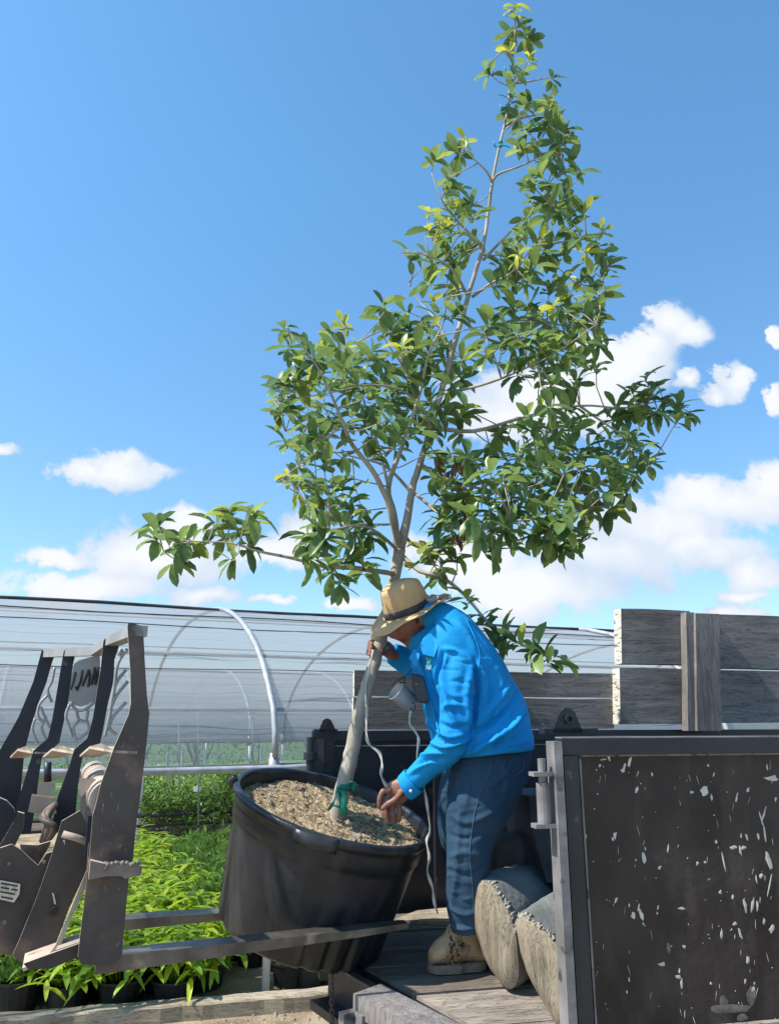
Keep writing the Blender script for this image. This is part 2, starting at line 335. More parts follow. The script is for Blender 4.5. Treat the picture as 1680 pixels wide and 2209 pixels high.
M['boot'] = mat('tan_boot_leather', (0.36, 0.21, 0.10), (0.60, 0.39, 0.21), 9, 0.65, 0.3, c3=(0.12, 0.07, 0.045), s3=14, t3=(0.64, 0.72))
M['sole'] = mat('boot_sole', (0.16, 0.12, 0.085), (0.30, 0.23, 0.16), 20, 0.8, 0.3)
M['lace'] = mat('boot_lace', (0.05, 0.03, 0.02), (0.42, 0.28, 0.14), 60, 0.8, lo=0.45, hi=0.55)
M['ribbon'] = mat('cream_ribbon', (0.50, 0.46, 0.38), (0.66, 0.62, 0.54), 20, 0.7, 0.2, trans=0.2)
M['tape'] = mat('green_tie_tape', (0.0, 0.20, 0.12), (0.02, 0.34, 0.22), 14, 0.35, 0.2, trans=0.3)
M['teal'] = mat('turquoise_tie_tape', (0.0, 0.32, 0.38), (0.02, 0.45, 0.5), 14, 0.4, 0.2, trans=0.3)
M['yellow'] = mat('yellow_tie_tape', (0.45, 0.30, 0.02), (0.6, 0.42, 0.05), 14, 0.5, 0.2)
M['tin'] = mat('pale_metal_can', (0.32, 0.29, 0.27), (0.42, 0.39, 0.37), 10, 0.45, 0.1, metal=0.3)
M['radio'] = mat('black_handset', (0.010, 0.012, 0.02), (0.03, 0.03, 0.04), 10, 0.4)
M['glass'] = mat('smoky_lens', (0.10, 0.09, 0.08), (0.2, 0.18, 0.15), 10, 0.12, spec=0.8)
M['chain'] = mat('rusty_chain', (0.08, 0.06, 0.05), (0.16, 0.12, 0.09), 20, 0.6, metal=0.5)
M['logo1'] = mat('green_thread', (0.10, 0.55, 0.20), (0.3, 0.7, 0.2), 80, 0.7)
M['logo2'] = mat('white_thread', (0.7, 0.75, 0.7), (0.8, 0.8, 0.8), 80, 0.7)
M['button'] = mat('shirt_button', (0.6, 0.7, 0.72), None, 8, 0.3)
M['sign'] = mat('white_label', (0.75, 0.75, 0.75), None, 8, 0.5)

# ------------------------------------------------------------ object helpers
def wloc(o):
    v = Vector((0, 0, 0))
    while o is not None:
        v += o.location; o = o.parent
    return v
def tag(o, label=None, cat=None, group=None, kind=None):
    if label: o['label'] = label
    if cat: o['category'] = cat
    if group: o['group'] = group
    if kind: o['kind'] = kind
    return o
def thing(name, label, cat, loc=(0, 0, 0), group=None):
    o = bpy.data.objects.new(name, None); COL.objects.link(o); o.location = loc; o.empty_display_size = 0.1
    return tag(o, label, cat, group)
def obj(name, V, Fc, m, parent=None, smooth=False, loc=None, mi=None, local=False):
    """V in world coordinates (or local ones, local=True)"""
    me = bpy.data.meshes.new(name)
    off = Vector((0, 0, 0))
    if parent is not None:
        off = wloc(parent)
    elif loc is not None:
        off = Vector(loc)
    if local: off = Vector((0, 0, 0))
    if isinstance(V, np.ndarray):
        V = (V - np.array(off)).tolist()
    else:
        V = [(v[0] - off[0], v[1] - off[1], v[2] - off[2]) for v in V]
    me.from_pydata(V, [], Fc); me.update()
    for q in (m if isinstance(m, (list, tuple)) else [m]):
        me.materials.append(q)
    if mi is not None:
        me.polygons.foreach_set('material_index', mi)
    if smooth:
        me.polygons.foreach_set('use_smooth', [len(f) <= 4 for f in Fc])
    o = bpy.data.objects.new(name, me); COL.objects.link(o)
    if parent is not None: o.parent = parent
    elif loc is not None: o.location = loc
    return o
class MB:
    def __init__(s): s.V = []; s.F = []; s.mi = []
    def add(s, V, Fc, mi=0):
        k = len(s.V); s.V += [tuple(v) for v in V]; s.F += [tuple(i + k for i in f) for f in Fc]; s.mi += [mi] * len(Fc); return s
    def box(s, a, ux, uy, uz, mi=0):
        a = Vector(a); ux = Vector(ux); uy = Vector(uy); uz = Vector(uz)
        V = [a, a + ux, a + ux + uy, a + uy, a + uz, a + ux + uz, a + ux + uy + uz, a + uy + uz]
        Fc = [(0, 3, 2, 1), (4, 5, 6, 7), (0, 1, 5, 4), (1, 2, 6, 5), (2, 3, 7, 6), (3, 0, 4, 7)]
        if ux.cross(uy).dot(uz) < 0: Fc = [f[::-1] for f in Fc]
        return s.add(V, Fc, mi)
    def prism(s, pts, n, mi=0, side=None):
        """pts: outline, n: thickness vector"""
        n = Vector(n); pts = [Vector(p) for p in pts]; k = len(pts)
        V = pts + [p + n for p in pts]
        s.add(V, [tuple(range(k)), tuple(range(2 * k - 1, k - 1, -1))], mi)
        b = len(s.V) - 2 * k
        for i in range(k):
            j = (i + 1) % k
            s.F.append((b + i, b + k + i, b + k + j, b + j)); s.mi.append(mi if side is None else side)
        return s
    def tube(s, pts, rad, seg=10, ref=(0, 1, 0), caps=True, mi=0, rnd=None):
        V, Fc = tube(pts, rad, seg, ref, caps, rnd); return s.add(V, Fc, mi)
    def build(s, name, m, parent=None, smooth=False, loc=None, local=False):
        return obj(name, s.V, s.F, m, parent, smooth, loc, s.mi, local)
def tube(pts, rad, seg=10, ref=(0, 1, 0), caps=True, rnd=None):
    pts = [Vector(p) for p in pts]; n = len(pts)
    if not isinstance(rad, (list, tuple)): rad = [rad] * n
    V = []; Fc = []; ref = Vector(ref); pn = None
    for i, p in enumerate(pts):
        T = (pts[min(i + 1, n - 1)] - pts[max(i - 1, 0)]).normalized()
        a = T.cross(ref)
        if a.length < 0.15:
            a = T.cross(Vector((1, 0.1, 0.2))) if pn is None else pn - T * pn.dot(T)
        a.normalize()
        if pn is not None and a.dot(pn) < 0 and a.dot(pn) < -0.5: a = -a
        pn = a
        b = a.cross(T).normalized()
        r = rad[i]; ra, rb = (r if isinstance(r, (list, tuple)) else (r, r))
        for k in range(seg):
            t = 2 * math.pi * k / seg
            q = 1.0 if rnd is None else rnd(i, k)
            V.append(p + a * (math.cos(t) * ra * q) + b * (math.sin(t) * rb * q))
    for i in range(n - 1):
        for k in range(seg):
            k2 = (k + 1) % seg
            Fc.append((i * seg + k, i * seg + k2, (i + 1) * seg + k2, (i + 1) * seg + k))
    if caps:
        Fc.append(tuple(range(seg - 1, -1, -1))); Fc.append(tuple(range((n - 1) * seg, n * seg)))
    return V, Fc
def smoothpath(pts, k=4):
    """Catmull-Rom through points, any dimension"""
    A = [np.array(p, float) for p in pts]; out = []
    n = len(A)
    for i in range(n - 1):
        p0, p1, p2, p3 = A[max(i - 1, 0)], A[i], A[i + 1], A[min(i + 2, n - 1)]
        for j in range(k):
            t = j / k
            out.append(0.5 * ((2 * p1) + (-p0 + p2) * t + (2 * p0 - 5 * p1 + 4 * p2 - p3) * t * t + (-p0 + 3 * p1 - 3 * p2 + p3) * t ** 3))
    out.append(A[-1]); return out
def lathe(prof, c, axis, seg=32, closed=False, fr=None):
    """prof: [(r, h)] about axis from c"""
    ax = Vector(axis).normalized()
    a = ax.cross(Vector((0, 1, 0))) if abs(ax.y) < 0.9 else ax.cross(Vector((1, 0, 0)))
    a.normalize(); b = ax.cross(a); c = Vector(c); V = []; Fc = []
    for i, (r, h) in enumerate(prof):
        for k in range(seg):
            t = 2 * math.pi * k / seg
            rr = r if fr is None else fr(r, h, t, i)
            V.append(c + ax * h + (a * math.cos(t) + b * math.sin(t)) * rr)
    n = len(prof)
    for i in range(n - 1 if not closed else n):
        i2 = (i + 1) % n
        for k in range(seg):
            k2 = (k + 1) % seg; Fc.append((i * seg + k, i * seg + k2, i2 * seg + k2, i2 * seg + k))
    return V, Fc
def remesh(V, Fc, voxel, smooth_it=2):
    me = bpy.data.meshes.new('tmp'); me.from_pydata([tuple(v) for v in V], [], Fc); me.update()
    o = bpy.data.objects.new('tmp', me); COL.objects.link(o)
    md = o.modifiers.new('r', 'REMESH'); md.mode = 'VOXEL'; md.voxel_size = voxel
    if smooth_it:
        sm = o.modifiers.new('s', 'SMOOTH'); sm.factor = 0.5; sm.iterations = smooth_it
    dg = bpy.context.evaluated_depsgraph_get()
    e = bpy.data.meshes.new_from_object(o.evaluated_get(dg))
    bpy.data.objects.remove(o)
    n = len(e.vertices); Vn = np.zeros(n * 3); e.vertices.foreach_get('co', Vn); Vn = Vn.reshape(-1, 3)
    N = np.zeros(n * 3); e.vertices.foreach_get('normal', N); N = N.reshape(-1, 3)
    Fn = [tuple(p.vertices) for p in e.polygons]
    bpy.data.meshes.remove(e)
    return Vn, N, Fn
def folds(V, N, strokes, gain=2.1):
    """strokes: (polyline in picture units, amplitude m, width units): real displacement of the cloth on the side that faces the viewer"""
    px, py = proj_np(V)
    to = -V + np.array([0, 0, CAMZ]); to /= np.linalg.norm(to, axis=1)[:, None]
    face = np.clip((N * to).sum(1) * 3, 0, 1)
    D = np.zeros(len(V))
    for (pl, amp, w) in strokes:
        pl = smoothpath(pl, 3); best = np.full(len(V), 1e9); tt = np.zeros(len(V)); m = len(pl) - 1
        for i in range(m):
            a, b = pl[i], pl[i + 1]; ab = b - a
            t = np.clip(((px - a[0]) * ab[0] + (py - a[1]) * ab[1]) / max(1e-6, (ab * ab).sum()), 0, 1)
            d = np.hypot(px - a[0] - ab[0] * t, py - a[1] - ab[1] * t)
            k = d < best; best[k] = d[k]; tt[k] = (i + t[k]) / m
        tap = np.sin(np.pi * np.clip(tt * 0.86 + 0.07, 0, 1)) ** 0.7
        # a ridge with a valley beside it reads as a crease
        D += gain * amp * tap * (np.exp(-(best / w) ** 2) - 0.35 * np.exp(-(best / (2.4 * w)) ** 2))
    return V + N * (D * face)[:, None]
def vnoise(V, N, amp, freq, st=(1, 1, 1)):
    out = V.copy()
    for i in range(len(V)):
        v = V[i]; q = noise.noise(Vector((v[0] * freq * st[0], v[1] * freq * st[1], v[2] * freq * st[2])))
        out[i] = v + N[i] * q * amp
    return out

# ------------------------------------------------------------ ground
rg = random.Random(4)
V = []; Fc = []
xs = np.concatenate([np.linspace(-600, -8, 6), np.linspace(-7, 7, 57), np.linspace(8, 600, 6)])
ys = np.concatenate([np.linspace(-60, 0, 4), np.linspace(0.4, 14, 56), [20, 40, 100, 300, 900]])
for y in ys:
    for x in xs:
        z = 0.012 * noise.noise(Vector((x * 2, y * 2, 0))) + 0.006 * noise.noise(Vector((x * 7, y * 7, 3))) if abs(x) < 8 and 0 < y < 14 else 0
        V.append((x, y, z))
w = len(xs)
for j in range(len(ys) - 1):
    for i in range(w - 1):
        Fc.append((j * w + i, j * w + i + 1, (j + 1) * w + i + 1, (j + 1) * w + i))
tag(obj('ground', V, Fc, M['ground'], smooth=True), kind='structure')
V_ = []; F_ = []
for j in range(31):
    for i in range(61): V_.append((-40 + i * 1.6, 13.5 + j * 2.2, .03 + .05 * noise.noise(Vector((i * .4, j * .4, 0)))))
for j in range(30):
    for i in range(60): F_.append((j * 61 + i, j * 61 + i + 1, (j + 1) * 61 + i + 1, (j + 1) * 61 + i))
tag(obj('grass_field', V_, F_, mat('field_grass', (0.05, 0.10, 0.03), (0.14, 0.22, 0.06), 2, 0.9, 0.8, bscale=30), smooth=True), kind='structure')
# gravel strewn over the ground near the timber
mb = MB()
for i in range(900):
    x = rg.uniform(-2.9, 0.4); y = rg.uniform(4.3, 6.2); r = rg.uniform(0.004, 0.014)
    pts = []
    for k in range(6):
        t = k * math.pi / 3; pts.append((x + r * math.cos(t) * rg.uniform(.7, 1.2), y + r * math.sin(t) * rg.uniform(.7, 1.2), 0.0))
    top = [(p[0] * .5 + x * .5, p[1] * .5 + y * .5, r * rg.uniform(.7, 1.1)) for p in pts]
    mb.add(pts + top, [(k, (k + 1) % 6, 6 + (k + 1) % 6, 6 + k) for k in range(6)] + [(6, 7, 8, 9, 10, 11)])
tag(mb.build('gravel', mat('gravel_stone', (0.22, 0.18, 0.13), (0.42, 0.36, 0.28), 3, 0.9)), kind='stuff')

# ------------------------------------------------------------ leaves
def leaf(mb, p, d, up, L, wd, tone, tones, droop=0.25, fold=0.25, sh=(0.35, 0.8, 1.0, 0.8)):
    """one leaf: folded blade with a curved midrib; sh = relative widths at four stations"""
    d = d.normalized(); s = d.cross(up)
    if s.length < 1e-3: s = d.cross(Vector((1, 0, 0)))
    s.normalize(); u = s.cross(d).normalized()
    k = len(mb.V); st = (0.12, 0.38, 0.64, 0.86)
    mb.V.append(tuple(p))
    for a, wv in zip(st, sh):
        c = p + d * (L * a) - u * (L * droop * a * a)
        hw = wd * wv * 0.5
        mb.V.append(tuple(c - s * hw + u * (hw * fold * 2))); mb.V.append(tuple(c)); mb.V.append(tuple(c + s * hw + u * (hw * fold * 2)))
    mb.V.append(tuple(p + d * L - u * (L * droop)))
    n = len(st)
    fs = [(k, k + 2, k + 1), (k, k + 3, k + 2)]
    for i in range(n - 1):
        b = k + 1 + 3 * i
        fs += [(b, b + 1, b + 4, b + 3), (b + 1, b + 2, b + 5, b + 4)]
    b = k + 1 + 3 * (n - 1); e = k + 1 + 3 * n
    fs += [(b, b + 1, e), (b + 1, b + 2, e)]
    mb.F += fs; mb.mi += [0] * len(fs); tones += [tone] * len(fs)
def settone(o, tones):
    at = o.data.attributes.new('tone', 'FLOAT', 'FACE'); at.data.foreach_set('value', tones)

# ------------------------------------------------------------ hoop houses
HA = math.radians(24)
hax = Vector((math.cos(HA), math.sin(HA), 0)); hac = Vector((-math.sin(HA), math.cos(HA), 0))
base1 = PZ(572, 2148, 0.0)
EAVE, RISE, HW = 1.375, 1.36, 6.7
def hoop_pt(base, s, w, rise=RISE, eave=EAVE, width=HW):
    t = w / width; h = eave + rise * math.sqrt(max(0, 1 - (2 * t - 1) ** 2))
    return base + hax * s + hac * w + Vector((0, 0, h))
def wsamp(n, width): return [width * 0.5 * (1 - math.cos(math.pi * i / n)) for i in range(n + 1)]
def hoop_house(name, label, base, hoops, s0, s1, film, pr, rise=RISE, eave=EAVE, width=HW, purl=(0.02, 0.09, 0.26, 0.5, 0.74, 0.98)):
    t = thing(name, label, 'greenhouse', base)
    for s in hoops:
        pts = [hoop_pt(base, s, w, rise, eave, width) + Vector((0, 0, 0.028 - .06 * min(1, max(0, (w / width - .25) / .2)))) - hac * (.03 if w < .1 else 0) for w in wsamp(26, width)]
        V_, F_ = tube(pts, pr, 8, hax); obj('hoop', V_, F_, M['galv'], t, True)
        for w in (0, width):
            q = base + hax * s + hac * w
            V_, F_ = tube([q + Vector((0, 0, -0.02)), q + Vector((0, 0, eave + 0.05))], pr * 1.15, 10, hax); obj('side_post', V_, F_, M['pvc'], t, True)
            mbc = MB(); mbc.tube([q + Vector((0, 0, eave - 0.10)), q + Vector((0, 0, eave + 0.02))], pr * 1.6, 10, hax)
            mbc.build('pipe_clamp', M['galv'], t, True)
    for f in purl:
        a = hoop_pt(base, s0, width * f, rise, eave, width); b = hoop_pt(base, s1, width * f, rise, eave, width)
        dz = Vector((0, 0, 0.05))
        V_, F_ = tube([a - dz, b - dz], pr * (0.62 if f < .1 else 0.4), 8); obj('purlin', V_, F_, M['galv'], t, True)
    for w in (0, width):
        a = base + hax * s0 + hac * w + Vector((0, 0, eave - 0.04)); mbx = MB(); mbx.box(a - Vector((0, 0, 0.025)), hax * (s1 - s0), hac * 0.03, (0, 0, 0.05)); mbx.build('hip_rail', M['galv'], t)
        V_, F_ = tube([a + hax * (s1 - s0) * i / 24 - hac * (0.045 if w == 0 else -0.07) + Vector((0, 0, 0.0 + 0.008 * math.sin(i * 1.7))) for i in range(25)], 0.022, 10); obj('rolled_curtain', V_, F_, M['galv'], t, True)
    for f, r_ in ((0.05, 0.003), (0.145, 0.004), (0.20, 0.005), (0.29, 0.015)):
        pts = [hoop_pt(base, s0 + (s1 - s0) * i / 30, width * f, rise, eave, width) + Vector((0, 0, 0.012 + 0.008 * math.sin(i * 1.3 + f * 40))) for i in range(31)]
        V_, F_ = tube(pts, r_, 6); obj('film_cord', V_, F_, M['cable'], t, True)
    ws = wsamp(40, width); ns_ = 60; V_ = []; F_ = []; uv = []
    for j, w in enumerate(ws):
        for i in range(ns_ + 1):
            s = s0 + (s1 - s0) * i / ns_
            p = hoop_pt(base, s, w, rise, eave, width)
            sag = 0.02 * math.sin(s * 9 + w) * math.sin(j * 1.1)
            V_.append(p + Vector((0, 0, sag * 0.5 + 0.006 * noise.noise(Vector((s, w * 6, 0)))))); uv.append((s, j * 0.2))
    for j in range(len(ws) - 1):
        for i in range(ns_):
            F_.append((j * (ns_ + 1) + i, j * (ns_ + 1) + i + 1, (j + 1) * (ns_ + 1) + i + 1, (j + 1) * (ns_ + 1) + i))
    o = obj('film_cover', V_, F_, film, t, True)
    ul = o.data.uv_layers.new(name='UVMap')
    for lp in o.data.loops: ul.data[lp.index].uv = uv[lp.vertex_index]
    return t
h1 = hoop_house('hoop_greenhouse', 'long plastic covered hoop greenhouse with rolled up sides right behind the man', base1, (0, 2.03, 4.06, 6.09, 8.1), -5.2, 12.5, M['film'], 0.022)
# low irrigation pipes across the inside of the near house
for (z, r) in ((0.34, 0.03), (0.20, 0.02)):
    a = base1 + hac * 6.62 + hax * -5.2; V_, F_ = tube([a + Vector((0, 0, z)), a + hax * 17 + Vector((0, 0, z))], r, 8); obj('base_rail', V_, F_, M['cable'], h1, True)
# poles hanging from the roof inside
rp_ = random.Random(8)
for (x, y0, y1, Y) in ((360, 1632, 1700, 9.5), (372, 1632, 1690, 9.5), (386, 1560, 1705, 9.3), (428, 1500, 1780, 9.0), (545, 1560, 1640, 9.2)):
    V_, F_ = tube([P(x, y0, Y), P(x, y1, Y)], 0.008, 6); obj('support_pole', V_, F_, M['galv'], h1, True)
h2 = hoop_house('hoop_greenhouse', 'second plastic hoop greenhouse seen dimly through the near one', base1 + hac * 8.6 + hax * 2.0, (-6, -4, -2, 0, 2, 4, 6), -11, 18, M['film2'], 0.028, rise=1.35, eave=1.3)
h3 = hoop_house('hoop_greenhouse', 'third hoop greenhouse farthest back, showing only as a grey band under the other roofs', base1 + hac * 17.5 + hax * 3.0, (-8, -4, 0, 4, 8), -17, 26, M['film2'], 0.028, rise=1.2, eave=1.1)
tt_ = thing('plant_label', 'small white label on a stake among the shrubs inside the greenhouse', 'label', P(425, 1740, 9.0))
mb = MB(); c = P(425, 1702, 9.0); mb.box(c + Vector((-.04, 0, -.03)), (.08, 0, 0), (0, .004, 0), (0, 0, .055)); mb.build('card', M['sign'], tt_)

# ------------------------------------------------------------ plants on the ground
def nursery_pot(mb, r, h):
    V_, F_ = lathe([(0.001, 0), (r * .78, 0), (r * .98, h * .93), (r * 1.06, h * .93), (r * 1.06, h), (r * .97, h), (r * .93, h * .85), (0.001, h * .84)], (0, 0, 0), (0, 0, 1), 16)
    mb.add(V_, F_)
def proto_plant(kind, seed, label):
    R_ = random.Random(seed)
    t = thing({'lime': 'potted_plant', 'fine': 'potted_herb'}[kind], label, 'plant')
    r, h = (0.12, 0.13) if kind == 'lime' else (0.115, 0.14)
    mb = MB(); nursery_pot(mb, r, h); mb.build('nursery_pot', M['small_pot'], t, False, local=True)
    mb = MB(); tones = []
    if kind == 'lime':
        for i in range(30):
            a = R_.uniform(0, 6.28); rr = R_.uniform(0, 1) ** .6 * 0.22; top = R_.uniform(.20, .40) * (1 - rr * 2.2)
            q = Vector((math.cos(a) * rr, math.sin(a) * rr, h + top * .75)); m0 = Vector((math.cos(a) * rr * .3, math.sin(a) * rr * .3, h * .85))
            mb.tube([m0, (m0 + q) / 2 + Vector((0, 0, .03)), q], [.004, .003, .002], 4); tones += [.5] * (len(mb.F) - len(tones))
            ph = R_.uniform(0, 6.28)
            for k in range(6):
                b = ph + k * 2.4; e = R_.uniform(-.25, .55)
                leaf(mb, q - Vector((0, 0, .012 * k)), Vector((math.cos(b), math.sin(b), e)), Vector((0, 0, 1)), R_.uniform(.09, .15), R_.uniform(.026, .046), R_.uniform(0, 1), tones, R_.uniform(.2, .6), .2, (.5, 1, .85, .5))
    else:
        for i in range(460):
            a = R_.uniform(0, 6.28); rr = R_.uniform(0, 1) ** .6 * .10
            q = Vector((math.cos(a) * rr, math.sin(a) * rr, h * .85 + R_.uniform(0, .22) * (1 - rr * 3)))
            dr = Vector((R_.uniform(-1, 1), R_.uniform(-1, 1), R_.uniform(.1, 1)))
            leaf(mb, q, dr, Vector((math.cos(a + 1), math.sin(a + 1), .2)), R_.uniform(.045, .10), R_.uniform(.007, .014), R_.uniform(.1, .9), tones, R_.uniform(.05, .4), .1)
    o = mb.build('foliage', M['lime'] if kind == 'lime' else M['grassy'], t, True, local=True); settone(o, tones)
    return t
def dup(t, loc, rz, sc, label):
    r_ = t.copy(); COL.objects.link(r_); r_.location = loc; r_.rotation_euler = (0, 0, rz); r_.scale = (sc,) * 3; r_['label'] = label
    for ch in list(t.children):
        c_ = ch.copy(); COL.objects.link(c_); c_.parent = r_
    return r_
GL = 'lime green leafy plants in black nursery pots'; GF = 'fine leaved dark green herbs in black pots'
limes = [proto_plant('lime', s, '') for s in (1, 2, 3)]
fines = [proto_plant('fine', s, '') for s in (4, 5)]
used = set()
def put(protos, key, loc, rz, sc, label, group):
    i = rg.randrange(len(protos)); p = protos[i]
    if (key, i) not in used:
        used.add((key, i)); p.location = loc; p.rotation_euler = (0, 0, rz); p.scale = (sc,) * 3; p['label'] = label; o = p
    else: o = dup(p, loc, rz, sc, label)
    o['group'] = group; return o
front = []
for row in range(15):
    for k in range(13):
        Y = 5.22 + row * 0.29; X = -2.75 + k * 0.29 + (row % 2) * .14 + rg.uniform(-.03, .03); Yj = Y + rg.uniform(-.03, .03) + 0.12 * (X + 1)
        u = 840 + F * X / (Yj * cs - 1.45 * sn)
        if u < -60: continue
        if u > (500 if row < 4 else 560): continue
        gap = (u > 470 and row < 2)
        if gap: continue
        fine = (row >= 5 and u > 425) or (row >= 8 and u > 370)
        if fine:
            put(fines, 'f', (X, Yj, 0), rg.uniform(0, 6.28), rg.uniform(1.15, 1.4), 'dark green grassy plant in the bed beyond the lime green leafy ones', GF)
        else:
            if row == 0 and u < 95: 
                put(fines, 'f', (X, Yj, 0), rg.uniform(0, 6.28), rg.uniform(1.1, 1.25), 'wispy green plant in the front row below the loader, left of the leafy ones', GF); continue
            if row == 0:
                lab = 'lime green leafy plant in a black pot in the front row by the ground timber'
            else:
                lab = 'lime green leafy plant in the dense bed between loader frame and big black pot'
            put(limes, 'l', (X, Yj, 0), rg.uniform(0, 6.28), rg.uniform(.95, 1.2) + (.12 if row < 2 else 0), lab, GL)
# fine row at lower left and the few pots right of the white post
for (x, y, sc) in ((150, 2165, .95), (30, 2150, 1.2), (90, 2140, 1.15)):
    q = PZ(x, y, 0); put(fines, 'f', q, rg.uniform(0, 6.28), sc, 'wispy green plant in the front row below the loader, left of the leafy ones', GF)
for (x, y, sc) in ((622, 2125, 1.0), (668, 2125, .95), (712, 2120, .9), (600, 2090, .95), (650, 2085, 1.0), (545, 2080, 1.1), (548, 2050, 1.1), (700, 2080, 1.0)):
    q = PZ(x, y, 0); put(fines, 'f', q, rg.uniform(0, 6.28), sc, 'green plant in a black pot just right of the white post under the big pot', GF)
for (x, y) in ((385, 2140), (430, 2135)):
    q = PZ(x, y, 0); put(limes, 'l', q, rg.uniform(0, 6.28), 1.0, 'lime green leafy plant in a black pot in the front row by the ground timber', GL)

def shrub(name, label, cat, loc, w, h, n, ml, group=None, seed=0, dark=0):
    R_ = random.Random(seed); t = thing(name, label, cat, loc, group)
    mb = MB(); tones = []
    for i in range(7):
        a = R_.uniform(0, 6.28); mb.tube([(0, 0, 0), (math.cos(a) * w * .2, math.sin(a) * w * .2, h * .45), (math.cos(a) * w * .4, math.sin(a) * w * .4, h * .8)], [.02 * h, .012 * h, .006], 5)
    mb.build('stem', M['bark'], t, False, local=True)
    mb = MB(); cl = [(R_.uniform(-1, 1) * w * .5, R_.uniform(-1, 1) * w * .4, R_.uniform(.2, .95) * h) for _ in range(10)]
    for i in range(n):
        c = R_.choice(cl); rr = .22 * w
        q = Vector((c[0] + R_.gauss(0, rr), c[1] + R_.gauss(0, rr), max(.03, c[2] + R_.gauss(0, h * .13))))
        leaf(mb, q, Vector((R_.uniform(-1, 1), R_.uniform(-1, 1), R_.uniform(-.3, .9))), Vector((0, 0, 1)), R_.uniform(.05, .10) * (1 + h * .3), .03 * (1 + h * .3), min(1, max(0, R_.gauss(.5 - dark, .25))), tones, .3)
    o = mb.build('foliage', M[ml], t, True, local=True); settone(o, tones); return t
k = 0
for (x, Y, w, h) in ((322, 11.8, .8, .75), (350, 12.6, .9, .85), (380, 12.0, .9, .75), (415, 12.8, .9, .8), (440, 12.0, .8, .85), (470, 12.4, .9, .95), (500, 12.0, .8, .9), (300, 12.8, 1., .8), (530, 12.8, .9, .9)):
    q = P(x, 1700, Y); k += 1
    shrub('shrub', 'bushy green shrub in the row beyond the greenhouse pipes', 'shrub', (q.x, Y, 0), w, h, 700, 'shrub', 'green shrubs beyond the greenhouse', 30 + k)
for i in range(14):
    X = -9 + i * 1.7; Y = 23 + 0.4 * i; k += 1
    shrub('far_tree', 'distant green tree behind the greenhouses, dim through the film', 'tree', (X, Y, 0), 2.0, 1.9 + .3 * rg.random(), 420, 'shrub', 'trees behind the greenhouses', 60 + k, .15)

# ------------------------------------------------------------ timber edging
a = PZ(-120, 2250, 0); b = PZ(800, 2170, 0); d = (b - a); dn = d.normalized(); pn = Vector((-dn.y, dn.x, 0))
mb = MB()
nseg = 40
for i in range(nseg):
    p0 = a + d * i / nseg + Vector((0, 0, -.02)); mb_h = .095 + .008 * noise.noise(Vector((i * .3, 0, 0)))
V_ = []; F_ = []
for i in range(nseg + 1):
    q = a + d * i / nseg; hh = .085 + .01 * noise.noise(Vector((i * .35, 2, 0))); o_ = pn * (.008 * noise.noise(Vector((i * .5, 9, 0))))
    V_ += [q + o_ + Vector((0, 0, -.02)), q + o_ + Vector((0, 0, hh - .01)), q + o_ + pn * .01 + Vector((0, 0, hh)), q + pn * .10 + Vector((0, 0, hh + .003)), q + pn * .11 + Vector((0, 0, -.02))]
for i in range(nseg):
    for k in range(5):
        k2 = (k + 1) % 5; F_.append((i * 5 + k, (i + 1) * 5 + k, (i + 1) * 5 + k2, i * 5 + k2))
F_ += [(0, 1, 2, 3, 4), tuple(nseg * 5 + k for k in (4, 3, 2, 1, 0))]
tag(obj('ground_timber', V_, F_, M['timber'], loc=tuple(a)), 'long weathered timber lying on the dirt in front of the potted plants', 'timber')

# ------------------------------------------------------------ trailer
tx = Vector((math.cos(TRA), math.sin(TRA), 0)); tn = Vector((-math.sin(TRA), math.cos(TRA), 0)); Z = Vector((0, 0, 1))
DZ = 0.79
near0 = P(1205, 1592, 2.45); far0 = P(840, 1578, 3.96)
WT = near0.z
TRt = thing('flatbed_trailer', 'black steel trailer with scraped side gate and wooden deck that the man stands on', 'trailer', (0.9, 3.1, 0))
def nearp(x, y, off=0.0): return PP(x, y, near0 + tn * off, tn)
def farp(x, y, off=0.0): return PP(x, y, far0 + tn * off, tn)
# deck boards along the trailer
e0 = PZ(722, 2050, DZ); e1 = PZ(832, 2130, DZ); e2 = PZ(1010, 2209, DZ)
def deck_left(t):               # left end of the deck at offset t from the near side line, along tn
    # line through e0 and e2
    q = near0 + tn * t; q.z = DZ
    dd = (e2 - e0); dd.z = 0
    # q + tx*s on line e0 + dd*k
    A = np.array([[tx.x, -dd.x], [tx.y, -dd.y]]); bb = np.array([e0.x - q.x, e0.y - q.y])
    s_, k_ = np.linalg.solve(A, bb); return q + tx * s_
t = -0.02; i = 0; rb = random.Random(3)
while t < 1.46:
    wd = 0.150; a_ = deck_left(t); b_ = deck_left(min(t + wd - .006, 1.46)); L_ = 3.6
    jit = rb.uniform(-.008, .008)
    a_ = a_ + tx * jit; b_ = b_ + tx * jit
    zt = rb.uniform(-.003, .003)
    mb = MB(); k = 12; V_ = []
    mb.prism([a_ + Z * zt, b_ + Z * zt, b_ + tx * L_ + Z * zt, a_ + tx * L_ + Z * zt], (0, 0, -.04))
    o = mb.build('deck_board', M['deck'] if i < 3 else M['deck_shaded'], TRt)  # boards farther back take the shaded copy of the wood
    t += wd; i += 1
